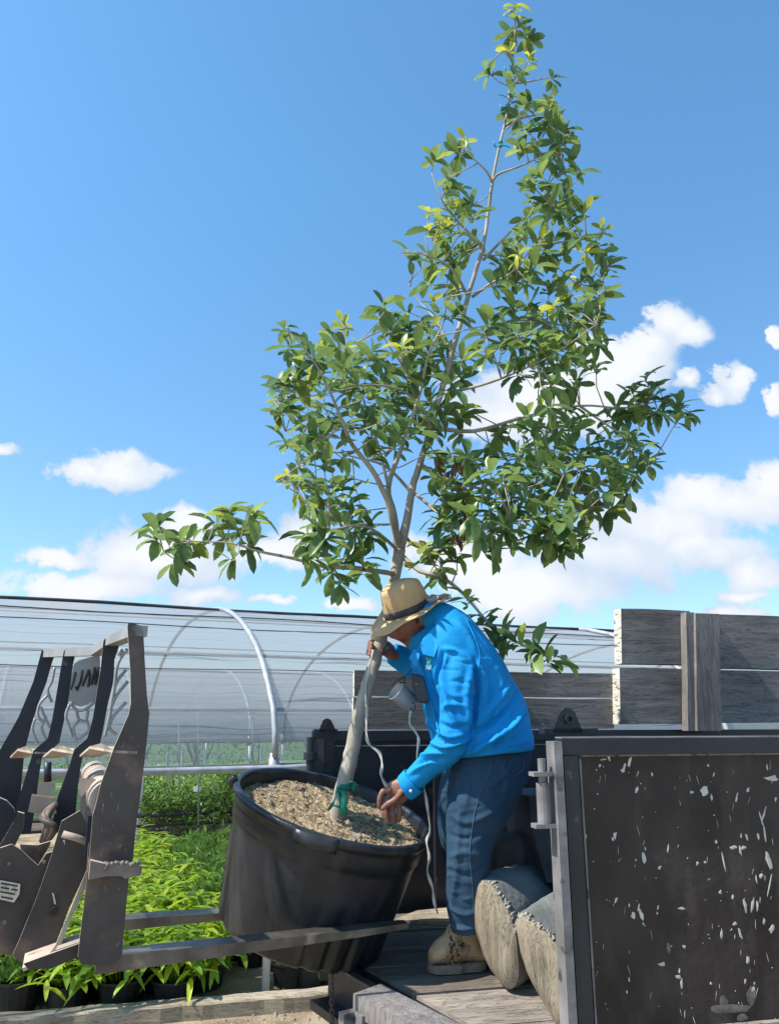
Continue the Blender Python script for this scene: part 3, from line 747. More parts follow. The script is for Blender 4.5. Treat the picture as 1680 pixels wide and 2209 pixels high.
# steel end channel under the deck ends
dd = (e2 - e0).normalized(); nn = Vector((-dd.y, dd.x, 0)); nn = nn if nn.x < 0 else -nn
E0 = e0 - dd * 0.02; E2 = e2 + dd * 0.30
mb = MB(); L_ = (E2 - E0).length
mb.box(E0 + nn * .004 + Vector((0, 0, -.045)), dd * L_, nn * .055, (0, 0, .035))
mb.box(E0 + nn * .004 + Vector((0, 0, -.19)), dd * L_, nn * .012, (0, 0, .145))
mb.box(E0 + nn * .016 + Vector((0, 0, -.19)), dd * L_, nn * .075, (0, 0, .03))
mb.build('end_channel', M['tr_black'], TRt)
mb = MB(); mb.box(E0 + Vector((0, 0, -.012)) + nn * .06, dd * L_, nn * .03, (0, 0, .012)); mb.build('bumper_rail', M['steel_brown'], TRt)
# split timber end at the near corner and its bracket
q0 = PZ(830, 2138, DZ); q1 = PZ(1010, 2232, DZ)
dq = (q1 - q0).normalized(); nq = Vector((-dq.y, dq.x, 0)); nq = nq if nq.x < 0 else -nq
mb = MB()
mb.prism([q0 + nq * .12 + Z * .012, q0 + nq * -.004 + Z * .012 + dq * -.03, q1 + nq * -.004 + Z * .012, q1 + nq * .12 + Z * .012], (0, 0, -.075))
mb.build('edge_timber', M['board_v'], TRt)
mb = MB()
bq = PZ(833, 2148, DZ) + nq * .125
mb.box(bq + Z * -.10, dq * .075, nq * .012, (0, 0, .085)); mb.box(bq + Z * -.115, dq * .03, nq * .05, (0, 0, .1)); mb.box(bq + Z * -.115 + dq * .06, dq * .015, nq * .05, (0, 0, .07)); mb.box(bq + Z * -.2 + dq * .09, dq * .02, nq * .03, (0, 0, .16))
mb.build('corner_bracket', M['tr_edge'], TRt)
# steel under-frame, axle housing
mb = MB()
for tt2 in (0.1, 1.3):
    a_ = deck_left(tt2); mb.box(a_ + tx * .1 + Z * -.2, tx * 3.4, tn * .06, (0, 0, .155))
for k in range(6):
    a_ = deck_left(.1); mb.box(a_ + tx * (.5 + .55 * k) + Z * -.13, tx * .05, tn * 1.2, (0, 0, .08))
mb.build('chassis', M['tr_black'], TRt)
ax_c = near0 + tx * 2.0 + tn * .15
for s_ in (0, 1.15):
    c_ = Vector((ax_c.x, ax_c.y, .34)) + tn * s_ 
    V_, F_ = lathe([(.1, -.09), (.3, -.1), (.34, -.06), (.34, .06), (.3, .1), (.1, .09)], c_, tn, 28); w_ = obj('wheel', V_, F_, M['small_pot'], TRt, True)
# near side gate
TOPY = 1592
x_l = nearp(1242, 1620)
mb = MB()
ul = nearp(1243, 1600); 
L_ = 2.6; H_ = 1.05
def nq_(x, z, off=0):           # point of the near side plane: distance along from the corner post
    q = near0 + tx * x + tn * off; q.z = z; return q
GP = MB(); GP.box(nq_(.045, WT - .055 - H_), tx * L_, tn * .006, (0, 0, H_))
mb = MB()
mb.box(nq_(.0, WT - .050, -.022), tx * (L_ + .1), tn * .05, (0, 0, .048))
mb.build('top_rail', M['tr_black'], TRt)
mb = MB(); mb.box(nq_(.0, WT - .0015, -.022), tx * (L_ + .1), tn * .05, (0, 0, .0035)); mb.box(nq_(.06, WT - .056, -.006), tx * L_, tn * .005, (0, 0, .005)); mb.box(nq_(.06, WT - 1.1, -.006), tx * .006, tn * .005, (0, 0, 1.045)); mb.build('lit_edge', M['tr_edge'], TRt)  # pale top strip paints the rail's sunlit edge; the rest line the panel recess
mb = MB(); mb.box(nq_(.0, WT - 1.15, -.028), tx * .046, tn * .05, (0, 0, 1.098)); mb.build('gate_frame', M['tr_black'], TRt)
mb = MB(); mb.prism([nq_(-.030, WT - 1.15, -.03), nq_(-.004, WT - 1.15, -.03), nq_(-.004, WT - .01, -.03), nq_(-.030, WT - .01, -.03)], tn * .06); mb.build('corner_post', M['tr_edge'], TRt)
# hinge, pin and lug by the corner post
mb = MB()
c_ = nq_(-.060, WT - .11, 0)
mb.tube([c_ + Z * .05, c_ - Z * .02], .012, 12); mb.tube([c_ + Z * .001 - Z * .02, c_ - Z * .135], .020, 14)
mb.box(c_ + tx * -.035 + tn * -.02 + Z * .0, tx * .09, tn * .04, (0, 0, .012)); mb.box(c_ + tx * -.035 + tn * -.02 - Z * .145, tx * .09, tn * .04, (0, 0, .012))
mb.build('gate_hinge', M['tr_edge'], TRt, False)
def lug(x, y0, y1, hw, fn):
    mb = MB(); pts = []
    for (dx, f_) in ((-1.0, 0), (-.78, .45), (-.5, .85), (-.2, 1.0), (.15, .97), (.42, .8), (.62, .5), (.95, .0)):
        pts.append(fn(x + dx * hw, y0 + (y1 - y0) * f_))
    mb.prism(pts, tn * .012)
    c_ = fn(x, y0 + (y1 - y0) * .55, -.003); V_, F_ = lathe([(.009, 0), (.015, 0), (.015, -.012), (.009, -.012)], c_, tn, 14, True); mb.add(V_, F_)
    mb.box(fn(x - hw * 1.5, y0 + 2), tx * (hw * 3.6 * .0016), tn * .05, (0, 0, .018)); mb.build('lug', M['tr_black'], TRt, False)
lug(1226, 1582, 1527, 34, lambda x, y, o=0: nearp(x, y, .25 + o))
lug(707, 1580, 1550, 20, lambda x, y, o=0: farp(x, y, -.03 + o))
# inner connecting rail at the top between near and far
mb = MB(); mb.box(nq_(.12, WT - .02, .25), tx * 2.5, tn * .04, (0, 0, .018)); mb.build('inner_rail', M['tr_black'], TRt)
# far side wall
f_l = farp(664, 1580)
mb = MB(); s_f = (f_l - far0).dot(tx)
def fq(x, z, off=0):
    q = far0 + tx * (s_f + x) + tn * off; q.z = z; return q
mb.box(fq(.07, .62), tx * 4.4, tn * .006, (0, 0, WT - .03 - .62)); mb.build('far_panel', M['tr_black'], TRt)
mb = MB(); mb.box(fq(0.02, WT - .05, -.02), tx * 4.5, tn * .05, (0, 0, .048)); mb.build('top_rail', M['tr_black'], TRt)
for xx in (.07, .62, 1.7, 2.6):
    mb = MB(); mb.box(fq(xx, .7, -.045), tx * .055, tn * .044, (0, 0, WT - .75)); mb.build('stake_pocket', M['tr_black'], TRt)
mb = MB(); mb.box(fq(.13, WT - .075, -.026), tx * 4.2, tn * .005, (0, 0, .005)); mb.build('weld_line', M['tr_edge'], TRt)
mb = MB(); c_ = fq(.012, WT - .12, -.03); mb.tube([c_ + Z * .09, c_ - Z * .16], .02, 10); mb.tube([c_ + Z * .02, c_ - Z * .015], .033, 10); mb.tube([c_ - Z * .10, c_ - Z * .13], .03, 10); mb.box(c_ + Vector((.015, -.01, -.14)), (.05, 0, 0), (0, .03, 0), (0, 0, .22)); mb.build('gate_latch', M['steel_navy'], TRt)
# sunlit strip of deck by the far wall, drawn as a paler board
a_ = PZ(846, 1992, DZ + .004); b_ = PZ(1120, 1950, DZ + .004)
mb = MB(); mb.prism([a_, PZ(900, 1972, DZ + .004), b_, b_ + Vector((0, -.10, 0)), PZ(985, 1998, DZ + .004)], (0, 0, .014)); mb.build('lit_deck_strip', M['timber'], TRt)
# side boards above the far wall
def board(x0, x1, y0, y1, off, th, name='side_board', m1='board', ends=True, seed=0):
    R_ = random.Random(seed); tl = farp(x0, y0, off); br = farp(x1, y1, off); bl = farp(x0, y1, off)
    w_ = (farp(x1, (y0 + y1) / 2, off) - farp(x0, (y0 + y1) / 2, off)).dot(tx); h_ = tl.z - bl.z
    n_ = 26; V_ = []
    base = bl.copy(); ldx = tx * (tl - bl).dot(tx) * .8
    for i_ in range(n_ + 1):
        s_ = w_ * i_ / n_; wob = .004 * noise.noise(Vector((s_ * 3, seed, 0))); wob2 = .004 * noise.noise(Vector((s_ * 3, seed, 5)))
        p = base + tx * s_
        pt_ = p + ldx; V_ += [p + Z * wob, pt_ + Z * (h_ + wob2), pt_ + tn * th + Z * (h_ + wob2), p + tn * th + Z * wob]
    F_ = []; mi = []
    for i_ in range(n_):
        for k_ in range(4):
            k2 = (k_ + 1) % 4; F_.append((i_ * 4 + k_, i_ * 4 + k2, (i_ + 1) * 4 + k2, (i_ + 1) * 4 + k_)); mi.append(0)
    F_ += [(0, 3, 2, 1), (n_ * 4, n_ * 4 + 1, n_ * 4 + 2, n_ * 4 + 3)]; mi += [1, 1]
    o = obj(name, V_, F_, [M[m1], M['endgrain']], TRt, False, mi=mi); return o
board(764, 1322, 1446, 1502, .03, .04, seed=1)
board(762, 1322, 1505, 1574, .03, .04, seed=2)
board(1341, 1490, 1313, 1432, -.05, .08, seed=3)
board(1338, 1490, 1441, 1563, -.05, .08, seed=4)
board(1545, 1900, 1325, 1442, -.05, .08, seed=5)
board(1545, 1900, 1446, 1560, -.05, .08, seed=6)
a_ = farp(1496, 1577, -.10)
def vpost(x0, x1, y0, y1, off, th, sd_):
    tl = farp(x0, y0, off); bl = farp(x0, y1, off); w_ = (farp(x1, y1, off) - bl).dot(tx); n_ = 20; V_ = []
    for i_ in range(n_ + 1):
        z_ = bl.z + (tl.z - bl.z) * i_ / n_; q = Vector((bl.x, bl.y, z_)) + tx * ((tl - bl).dot(tx) * i_ / n_ * .85); wv = .004 * noise.noise(Vector((z_ * 4, sd_, 0)))
        V_ += [q + tx * wv, q + tx * (w_ + wv), q + tx * (w_ + wv) + tn * th, q + tx * wv + tn * th]
    F_ = []
    for i_ in range(n_):
        for k_ in range(4): F_.append((i_ * 4 + k_, i_ * 4 + (k_ + 1) % 4, (i_ + 1) * 4 + (k_ + 1) % 4, (i_ + 1) * 4 + k_))
    F_ += [(3, 2, 1, 0), (n_ * 4, n_ * 4 + 1, n_ * 4 + 2, n_ * 4 + 3)]
    obj('stake_post', V_, F_, M['board_v'], TRt)
vpost(1504, 1557, 1323, 1577, -.13, .075, 1)
vpost(1484, 1502, 1321, 1577, -.11, .055, 2)
# scrapes and chips on the near gate
CH = []
z7 = lambda x, y: (992 + x * .4098, 1692 + y * .4098)
for (x, y, w_, h_) in ((1285,35,26,26),(1220,42,12,10),(1325,75,8,18),(1515,30,10,16),(1455,75,6,30),(930,30,8,16),(660,270,8,16),(805,290,6,16),(815,270,10,26),(975,340,5,16),(970,390,14,34),
    (1095,340,5,24),(1050,440,10,14),(1250,418,10,12),(1290,412,8,10),(1350,305,8,12),(1435,335,22,14),(1475,350,8,30),(1490,335,16,10),(1510,280,8,22),(1570,280,8,26),(1480,270,6,18),
    (1605,260,6,50),(1625,410,14,60),(1630,530,6,60),(1585,485,10,16),(1560,500,5,30),(820,612,8,16),(890,640,5,16),(910,695,14,20),(940,650,6,30),(955,690,10,40),(965,735,7,10),
    (1042,650,6,12),(1038,680,6,10),(1165,655,24,8),(1370,570,9,12),(1435,595,7,18),(1500,640,10,44),(1540,640,10,54),(1565,640,6,40),(1445,735,12,14),(1475,790,8,40),(1375,790,7,30),
    (1640,760,14,26),(1600,720,8,22),(1180,858,10,14),(1515,930,10,34),(1150,1015,20,10),(1165,1050,9,30),(1155,985,6,16),(1320,1050,7,10),(1540,1085,14,20),(1500,1040,6,20),(1550,1050,5,12),
    (890,1030,5,18),(878,1095,5,12),(658,855,9,12),(675,915,6,8),(655,975,5,30),(1390,420,4,60),(1585,180,5,60),(1600,160,6,50),(1660,80,7,14),(925,400,4,10),(1065,950,22,14)):
    px_, py_ = z7(x, y); CH.append((px_, py_, w_ * .42, h_ * .42))
z6 = lambda x, y: (1108.5 + x * .3403, 1254 + y * .3403)
for (x, y, w_, h_) in ((545,1170,8,14),(600,1110,14,40),(700,1180,10,30),(735,1140,12,44),(690,1200,16,16),(775,1330,10,18),(785,1220,5,22),(875,1225,8,16),(1230,1170,6,10),(1265,1230,5,16),(1605,1185,6,26),(1640,1250,60,22),(530,1350,5,5),(565,1130,30,5)):
    px_, py_ = z6(x, y); CH.append((px_, py_, w_ * .34, h_ * .36))
rc = random.Random(21)
for i in range(110):
    px_ = rc.uniform(1262, 1680) if rc.random() < .8 else rc.uniform(1450, 1680); py_ = rc.uniform(1640, 2205)
    if rc.random() < .55: CH.append((px_, py_, rc.uniform(.8, 1.9), rc.uniform(.8, 2.6)))
    else: CH.append((px_, py_, rc.uniform(.45, .8), rc.uniform(3, 16)))
mb = MB(); 
for (x, y, w_, h_) in CH:
    if x > 1700: continue
    k_ = 9; ang = rc.uniform(-.35, .35); pts = []
    for i_ in range(k_):
        t_ = 2 * math.pi * i_ / k_; rr = rc.uniform(.45, 1.15); ox = math.cos(t_) * w_ * rr; oy = math.sin(t_) * h_ * rr
        pts.append(nearp(x + ox * math.cos(ang) - oy * math.sin(ang), y + ox * math.sin(ang) + oy * math.cos(ang), -.0012))
    # fan, so that concave outlines fill well
    c_ = nearp(x, y, -.0022); GP.add([c_] + pts, [(0, 1 + (i_ + 1) % k_, 1 + i_) for i_ in range(k_)], 1)
for (x, y, w_, h_) in ((1574, 2178, 52, 12), (1560, 2160, 10, 16), (1620, 2150, 12, 22), (1600, 2196, 14, 10), (1442, 2045, 5, 14)):
    pts = [nearp(x + math.cos(i_ * .57) * w_ * rc.uniform(.75, 1.1), y + math.sin(i_ * .57) * h_ * rc.uniform(.6, 1.1), -.0014) for i_ in range(11)]
    c_ = nearp(x, y, -.002); GP.add([c_] + pts, [(0, 1 + (i_ + 1) % 11, 1 + i_) for i_ in range(11)], 2)
GP.build('gate_panel', [M['tr_panel'], M['chip'], M['chip_dull']], TRt)

# ------------------------------------------------------------ logs on the deck
def log(name, label, cx, cy, Y, rad, L_, seed, m1, m2, flat=1.0, tilt=0.0):
    R_ = random.Random(seed); c_ = P(cx, cy, Y); t_ = thing(name, label, 'log', (c_.x, c_.y, DZ))
    ax = (tx + Z * tilt).normalized(); up = Z; sd_ = ax.cross(up).normalized()
    seg = 48; prof = [1 + .20 * noise.noise(Vector((math.cos(2 * math.pi * k / seg) * 1.1, math.sin(2 * math.pi * k / seg) * 1.1, seed))) + .03 * noise.noise(Vector((math.cos(2 * math.pi * k / seg) * 5, math.sin(2 * math.pi * k / seg) * 5, seed))) for k in range(seg)]
    V_ = []; F_ = []; n_ = 14
    def ringpt(s, k, f=1.0):
        a_ = 2 * math.pi * k / seg; r_ = rad * prof[k % seg] * f * (1 + .03 * noise.noise(Vector((s * 3, k * .3, seed))))
        return c_ + ax * s + sd_ * (math.cos(a_) * r_) + up * (math.sin(a_) * r_ * flat)
    for i_ in range(n_):
        for k in range(seg): V_.append(ringpt(L_ * i_ / (n_ - 1), k))
    for i_ in range(n_ - 1):
        for k in range(seg): F_.append((i_ * seg + k, i_ * seg + (k + 1) % seg, (i_ + 1) * seg + (k + 1) % seg, (i_ + 1) * seg + k))
    obj('bark', V_, F_, M[m1], t_, True)
    V_ = []; F_ = []; rings = 9
    for j in range(rings):
        f = (j + .02) / (rings - 1)
        for k in range(seg):
            a_ = 2 * math.pi * k / seg
            V_.append(ringpt(0, k, f) - ax * (.028 * (1 - f ** 3) + .022 * noise.noise(Vector((math.cos(a_) * f * 5, math.sin(a_) * f * 1.2, seed * 3.1)))))
    for j in range(rings - 1):
        for k in range(seg): F_.append((j * seg + k, (j + 1) * seg + k, (j + 1) * seg + (k + 1) % seg, j * seg + (k + 1) % seg))
    F_.append(tuple(range(seg)))
    obj('cut_face', V_, F_, M[m2], t_, True)
    mb = MB()
    if m1 == 'log_bark':
        for k in range(0, 44):      # frayed rim along the upper edge
            a_ = R_.choice((.6, 1.0, 1.3, 1.9)) + R_.gauss(0, .22); kk = a_ / (2 * math.pi) * seg; p = ringpt(R_.uniform(-.004, .02), int(kk) % seg, R_.uniform(.97, 1.02))
            q = p + ax * R_.uniform(.003, .020) + up * R_.uniform(-.004, .006) + sd_ * R_.uniform(-.012, .012)
            mb.tube([p - ax * .012, (p + q) / 2 + up * R_.uniform(0, .008), q], [(R_.uniform(.002, .009), R_.uniform(.001, .003)), (R_.uniform(.002, .012), R_.uniform(.001, .004)), (.002, .001)], 7, rnd=lambda i_, k_: R_.uniform(.6, 1.4))
        mb.build('frayed_rim', M['fray'], t_, True)
    return t_
def bundle(name, label, face, anchor, nrm, axis, L_, seed, m1, m2, fray=None):
    R_ = random.Random(seed); nrm = Vector(nrm).normalized(); axis = Vector(axis).normalized()
    sp = smoothpath(face + [face[0]], 4)[:-1]; F0 = [PP(p[0], p[1], anchor, nrm) for p in sp]; k = len(F0)
    c_ = sum(F0, Vector()) / k; t_ = thing(name, label, 'log', (c_.x, c_.y, DZ)); V_ = []; F_ = []
    n_ = 16
    for i_ in range(n_ + 1):
        s_ = L_ * i_ / n_; sc_ = .955 + .045 * min(1, i_ / 1.0); sc_ *= 1 - .10 * (i_ / n_) ** 2
        for q in F0:
            d_ = (q - c_); nz_ = .012 * noise.noise(Vector((q.x * 9, q.z * 9, s_ * 4 + seed))) + .004 * noise.noise(Vector((q.x * 30, q.z * 30, s_ * 20)))
            V_.append(c_ + d_ * sc_ + d_.normalized() * nz_ + axis * s_)
    for i_ in range(n_):
        for k_ in range(k): F_.append((i_ * k + k_, i_ * k + (k_ + 1) % k, (i_ + 1) * k + (k_ + 1) % k, (i_ + 1) * k + k_))
    F_.append(tuple(n_ * k + k_ for k_ in range(k)))
    ring0 = V_[:k]
    mbk = MB(); mbk.add(V_, F_)
    if fray:
        for _ in range(46):
            q = ring0[R_.randint(*[int(f * k) for f in fray])]; a1 = q + axis * R_.uniform(-.005, .015); a2 = a1 + axis * R_.uniform(.01, .03) + Vector((R_.uniform(-.01, .01), 0, R_.uniform(-.008, .008)))
            mbk.tube([a1, (a1 + a2) / 2 + Vector((0, 0, R_.uniform(0, .004))), a2], [R_.uniform(.002, .006), R_.uniform(.003, .007), .002], 6, mi=1)
    mbk.build('bark', [M[m1], M['fray']], t_, True)
    V_ = []; F_ = []; rings = 10
    for j_ in range(rings):
        f = (j_ + .05) / (rings - 1)
        for q in ring0:
            d_ = q - c_; V_.append(c_ + d_ * f - axis * (.030 * (1 - f ** 4)) - axis * .020 * noise.noise(Vector((d_.x * f * 22, d_.z * f * 7, seed))) * (1 - f ** 6))
    for j_ in range(rings - 1):
        for k_ in range(k): F_.append((j_ * k + k_, (j_ + 1) * k + k_, (j_ + 1) * k + (k_ + 1) % k, j_ * k + (k_ + 1) % k))
    F_.append(tuple(range(k)))
    obj('cut_face', V_, [f[::-1] for f in F_], M[m2], t_, True)
    return t_
LAX = (.50, .86, 0)
bundle('wood_log', 'bulky grey log with pale cut face lying on the deck just behind the boot', [(1016,1915),(1028,1896),(1048,1899),(1068,1914),(1085,1942),(1101,1974),(1112,2010),(1119,2062),(1120,2108),(1111,2132),(1097,2139),(1080,2126),(1062,2104),(1045,2070),(1031,2030),(1019,1990),(1013,1950)], PZ(1097, 2137, DZ + .01), (-.80, -.60, .05), LAX, .75, 5, 'log_bark', 'log_end', (.08, .38))
bundle('wood_log', 'bulky grey log with pale cut face tucked against the corner post of the gate', [(1106,1985),(1112,1972),(1128,1970),(1152,1985),(1178,2010),(1204,2050),(1222,2100),(1230,2160),(1222,2205),(1200,2212),(1184,2185),(1165,2150),(1141,2108),(1121,2055)], PZ(1203, 2205, DZ + .01), (-.80, -.60, .05), LAX, .75, 9, 'log_bark', 'log_end', (.10, .38))
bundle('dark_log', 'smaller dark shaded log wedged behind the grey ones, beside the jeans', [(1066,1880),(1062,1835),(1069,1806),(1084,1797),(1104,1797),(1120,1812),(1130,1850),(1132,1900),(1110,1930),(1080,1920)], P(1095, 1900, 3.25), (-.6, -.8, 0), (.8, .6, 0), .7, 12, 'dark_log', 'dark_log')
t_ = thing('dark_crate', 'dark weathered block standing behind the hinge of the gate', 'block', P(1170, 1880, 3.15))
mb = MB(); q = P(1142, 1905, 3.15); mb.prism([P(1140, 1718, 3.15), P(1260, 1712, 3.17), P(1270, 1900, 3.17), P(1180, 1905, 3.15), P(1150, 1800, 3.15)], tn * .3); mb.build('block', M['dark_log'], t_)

# ------------------------------------------------------------ loader fork frame
fk0 = PZ(262, 2060, .965); fk1 = PZ(884, 1994, .965)
fd = (fk1 - fk0); fd.z = 0; flen = fd.length; fd.normalize(); fc = Vector((-fd.y, fd.x, 0))       # fc: across the frame, away from the viewer
U0 = fk0 - fc * .05
FR = thing('fork_carriage', 'worn steel loader fork attachment with tall side plate, its two forks under the big pot', 'loader attachment', (U0.x, U0.y, .9))
def up_(x, y, o): return PP(x, y, U0 + fc * o, fc)
def plate(name, pts, o, th, m, edge=None, parent=None):
    mb = MB(); mb.prism([up_(x, y, o) for (x, y) in pts], fc * th, 0, 1 if edge else None)
    return mb.build(name, [M[m], M[edge]] if edge else M[m], parent or FR)
plate('side_plate', [(276,1346),(282,1343),(304,1350),(309,1356),(312,1420),(315,1470),(317,1500),(322,1540),(319,1575),(313,1633),(305,1700),(300,1743),(295,1765),(287,1852),(278,1895),(270,1982),(263,2065),(250,2078),(233,2083),(188,2083),(175,2080),(168,2068),(172,2025),(182,1945),(193,1845),(200,1758),(207,1735),(217,1693),(247,1610),(277,1543),(282,1517),(281,1450),(275,1352)], 0, .014, 'steel_brown', 'steel_tan')
plate('upright', [(227,1377),(270,1366),(260,1385),(247,1423),(245,1470),(233,1517),(222,1577),(213,1617),(205,1628),(178,1633),(174,1655),(168,1700),(160,1790),(110,1790),(125,1717),(150,1650),(160,1617),(188,1593),(200,1550),(217,1443),(223,1383)], .42, .012, 'steel_navy', 'steel_tan')
plate('upright', [(138,1403),(165,1400),(157,1437),(147,1517),(137,1560),(128,1603),(90,1637),(83,1683),(80,1713),(66,1800),(20,1800),(37,1733),(63,1650),(72,1620),(103,1593),(113,1550),(133,1430)], .78, .012, 'steel_navy', 'steel_tan')
plate('upright', [(90,1403),(122,1405),(113,1427),(100,1473),(83,1517),(67,1567),(53,1620),(47,1683),(40,1760),(-40,1760),(-30,1680),(0,1618),(20,1583),(40,1547),(72,1470)], 1.08, .012, 'steel_navy', 'steel_tan')
# top bar, running back from plate to plate
def bar3(name, pts, r, m, seg=8, ref=(0, 0, 1)):
    V_, F_ = tube(pts, r, seg, ref); return obj(name, V_, F_, M[m], FR)
mb = MB()
tops = [(up_(284, 1357, 0), .03), (up_(228, 1380, .42), .03), (up_(196, 1402, .6), .03), (up_(140, 1404, .78), .03), (up_(92, 1407, 1.09), .03)]
for i in range(4):
    a_, b_ = tops[i][0], tops[i + 1][0]
    mb.prism([a_ + Z * .012, b_ + Z * .012, b_ - Z * .022, a_ - Z * .022], fd * .05)
mb.build('top_bar', M['guard'], FR)
for (oa, ob, xa, xb, yy) in ((.42, 0, 172, 245, 1625), (.78, .42, 92, 160, 1628), (1.08, .78, 22, 74, 1628)):
    a_ = up_(xa, yy + 4, oa); b_ = up_(xb, yy - 6, ob); mb = MB(); m0 = (a_ + b_) / 2 + Z * .02
    mb.prism([a_, m0 + (a_ - m0) * .4 + Z * .012, m0 + (b_ - m0) * .3 + Z * .014, b_, b_ + fd * .07 - Z * .004, m0 + fd * .09, a_ + fd * .06], -Z * .008); mb.build('shelf_lip', M['steel_tan'], FR)
# cross tube with collars
a_ = up_(232, 1726, .04); b_ = up_(-60, 1702, 1.25)
b_ = a_ + fc * 1.3
mb = MB(); mb.tube([a_, b_], .054, 20, Z); mb.build('cross_tube', M['steel_tan'], FR, True)
for o_ in (.05, .36, .5, .98):
    mb = MB(); mb.tube([a_ + fc * o_, a_ + fc * (o_ + .02)], .060, 20, Z); mb.build('tube_collar', M['rust'] if o_ in (.30,) else M['steel_tan'], FR, True)
a2 = a_ - Z * .42 - fd * .12
mb = MB(); mb.box(a2 - fd * .04 + fc * .3, fc * 1.0, fd * .07, (0, 0, .07)); mb.build('lower_beam', M['steel_brown'], FR)
plate('bottom_beam', [(50,2080),(62,2093),(112,2090),(172,2064),(172,2036),(110,2058)], .05, .12, 'steel_brown', 'steel_tan')
# inner cross members
mb = MB(); mb.box(a_ - Z * .17 - fd * .05 + fc * .05, fc * 1.2, fd * .02, (0, 0, .12)); mb.build('back_beam', M['steel_navy'], FR)
# slanted channel arm
plate('channel_arm', [(173,1749),(133,1772),(123,1805),(110,1849),(80,1935),(43,2025),(27,2062),(50,2080),(107,2057),(120,2039),(150,1955),(187,1879),(192,1819),(188,1780)], .16, .012, 'steel_brown', 'steel_tan')
def flange(pts, o, name, m, wid):
    mb = MB(); q = [up_(x, y, o) for (x, y) in pts]
    for i in range(len(q) - 1): mb.prism([q[i], q[i + 1], q[i + 1] - fc * wid, q[i] - fc * wid], (q[i + 1] - q[i]).normalized().cross(fc) * .010)
    mb.build(name, M[m], FR)
flange([(192, 1825), (187, 1879), (152, 1955), (122, 2037), (108, 2056), (50, 2079)], .16, 'arm_flange', 'steel_tan', .05)
plate('arm_flange', [(191,1819),(187,1879),(120,2039),(107,2057),(118,2054),(142,2008),(189,1908)], .06, .010, 'steel_tan')
mb = MB(); mb.tube([up_(135, 1800, .14), up_(165, 1808, .14), up_(190, 1818, .14)], .011, 10); mb.build('arm_rib', M['steel_tan'], FR, True)
mb = MB(); V_, F_ = lathe([(.001, 0), (.012, 0), (.012, .02), (.001, .02)], up_(116, 1968, .145), fc, 12); mb.add(V_, F_); mb.build('bolt_hole', M['ink'], FR)
mb = MB(); mb.prism([up_(112, 1926, .157), up_(117, 1930, .157), up_(121, 1952, .157), up_(117, 1950, .157)], -fc * .003); mb.prism([up_(136, 1813, .157), up_(140, 1813, .157), up_(140, 1824, .157)], -fc * .003); mb.build('paint_scrape', M['chip'], FR)
# lower V plate with data plate
plate('mount_plate', [(-60, 1850), (25, 1822), (45, 1834), (62, 1850), (82, 1868), (100, 1842), (113, 1838), (80, 1935), (43, 2025), (27, 2062), (-60, 2050)], .20, .014, 'steel_brown', 'steel_tan')
plate('mount_lip', [(43, 1822), (80, 1824), (110, 1815), (108, 1824), (80, 1870), (62, 1852), (45, 1834)], .26, .012, 'rust', 'steel_tan')
dp = plate('data_plate', [(-14, 1897), (44, 1908), (42, 1930), (30, 1948), (-14, 1938)], .190, .003, 'plate')
mb = MB()
for (x0, y0, x1, y1) in ((2, 1905, 38, 1911), (2, 1914, 20, 1917), (24, 1918, 38, 1920), (0, 1923, 32, 1929), (2, 1934, 28, 1939), (30, 1912, 34, 1928), (12, 1903, 15, 1922)):
    mb.prism([up_(x0, y0, .187), up_(x1, y1, .187), up_(x1, y1 + 3, .187), up_(x0, y0 + 3, .187)], -fc * .001)
mb.build('plate_print', M['ink'], dp)
# levers and linkage behind
plate('link_arm', [(0, 1722), (14, 1728), (30, 1745), (36, 1780), (20, 1840), (0, 1850), (-40, 1850), (-40, 1722)], .85, .03, 'steel_navy', 'steel_tan')
plate('link_arm', [(38, 1752), (52, 1756), (50, 1790), (30, 1830), (14, 1848), (-10, 1840), (8, 1810), (28, 1775)], .45, .03, 'steel_brown', 'steel_tan')
plate('link_block', [(68, 1716), (118, 1722), (122, 1756), (92, 1758), (60, 1752)], .40, .05, 'steel_tan', 'rust')
mb = MB(); mb.tube([up_(103, 1645, .7), up_(103, 1690, .7)], .014, 10); mb.build('lever', M['steel_navy'], FR, True)
plate('lever_bracket', [(82, 1690), (118, 1688), (120, 1702), (105, 1712), (92, 1735), (82, 1735)], .66, .03, 'steel_tan', 'rust')
plate('lever_bracket', [(172, 1680), (206, 1682), (206, 1700), (186, 1706), (176, 1720), (170, 1712)], .25, .03, 'steel_tan', 'rust')
# hose bundle
rr_ = random.Random(9)
for k in range(5):
    pts = [up_(120 - k * 3, 1735 + k * 2, .34 + .01 * k), up_(106 - k * 4, 1758 + 2 * k, .30), up_(100 + k * 5, 1785, .30 - .01 * k), up_(90 + k * 3, 1815, .33)]
    mb = MB(); mb.tube([Vector(p) for p in smoothpath(pts, 4)], .010, 8); mb.build('hose', M['rust'] if k % 2 else M['steel_brown'], FR, True)
plate('latch_block', [(195, 1857), (235, 1866), (307, 1868), (305, 1889), (292, 1892), (268, 1897), (264, 1891), (230, 1891), (191, 1899)], -.03, .03, 'latch', 'steel_tan')
mb = MB()
for k in range(16):
    c_ = up_(228 + k * 4.6, 1864 + rr_.uniform(-2, 3), -.02 + rr_.uniform(-.008, .012)); V_, F_ = lathe([(.001, -.008), (.007, -.005), (.008, .003), (.001, .008)], c_, Vector((rr_.uniform(-1, 1), .3, 1)), 6); mb.add(V_, F_)
mb.build('weld_bead', M['latch'], FR, True)
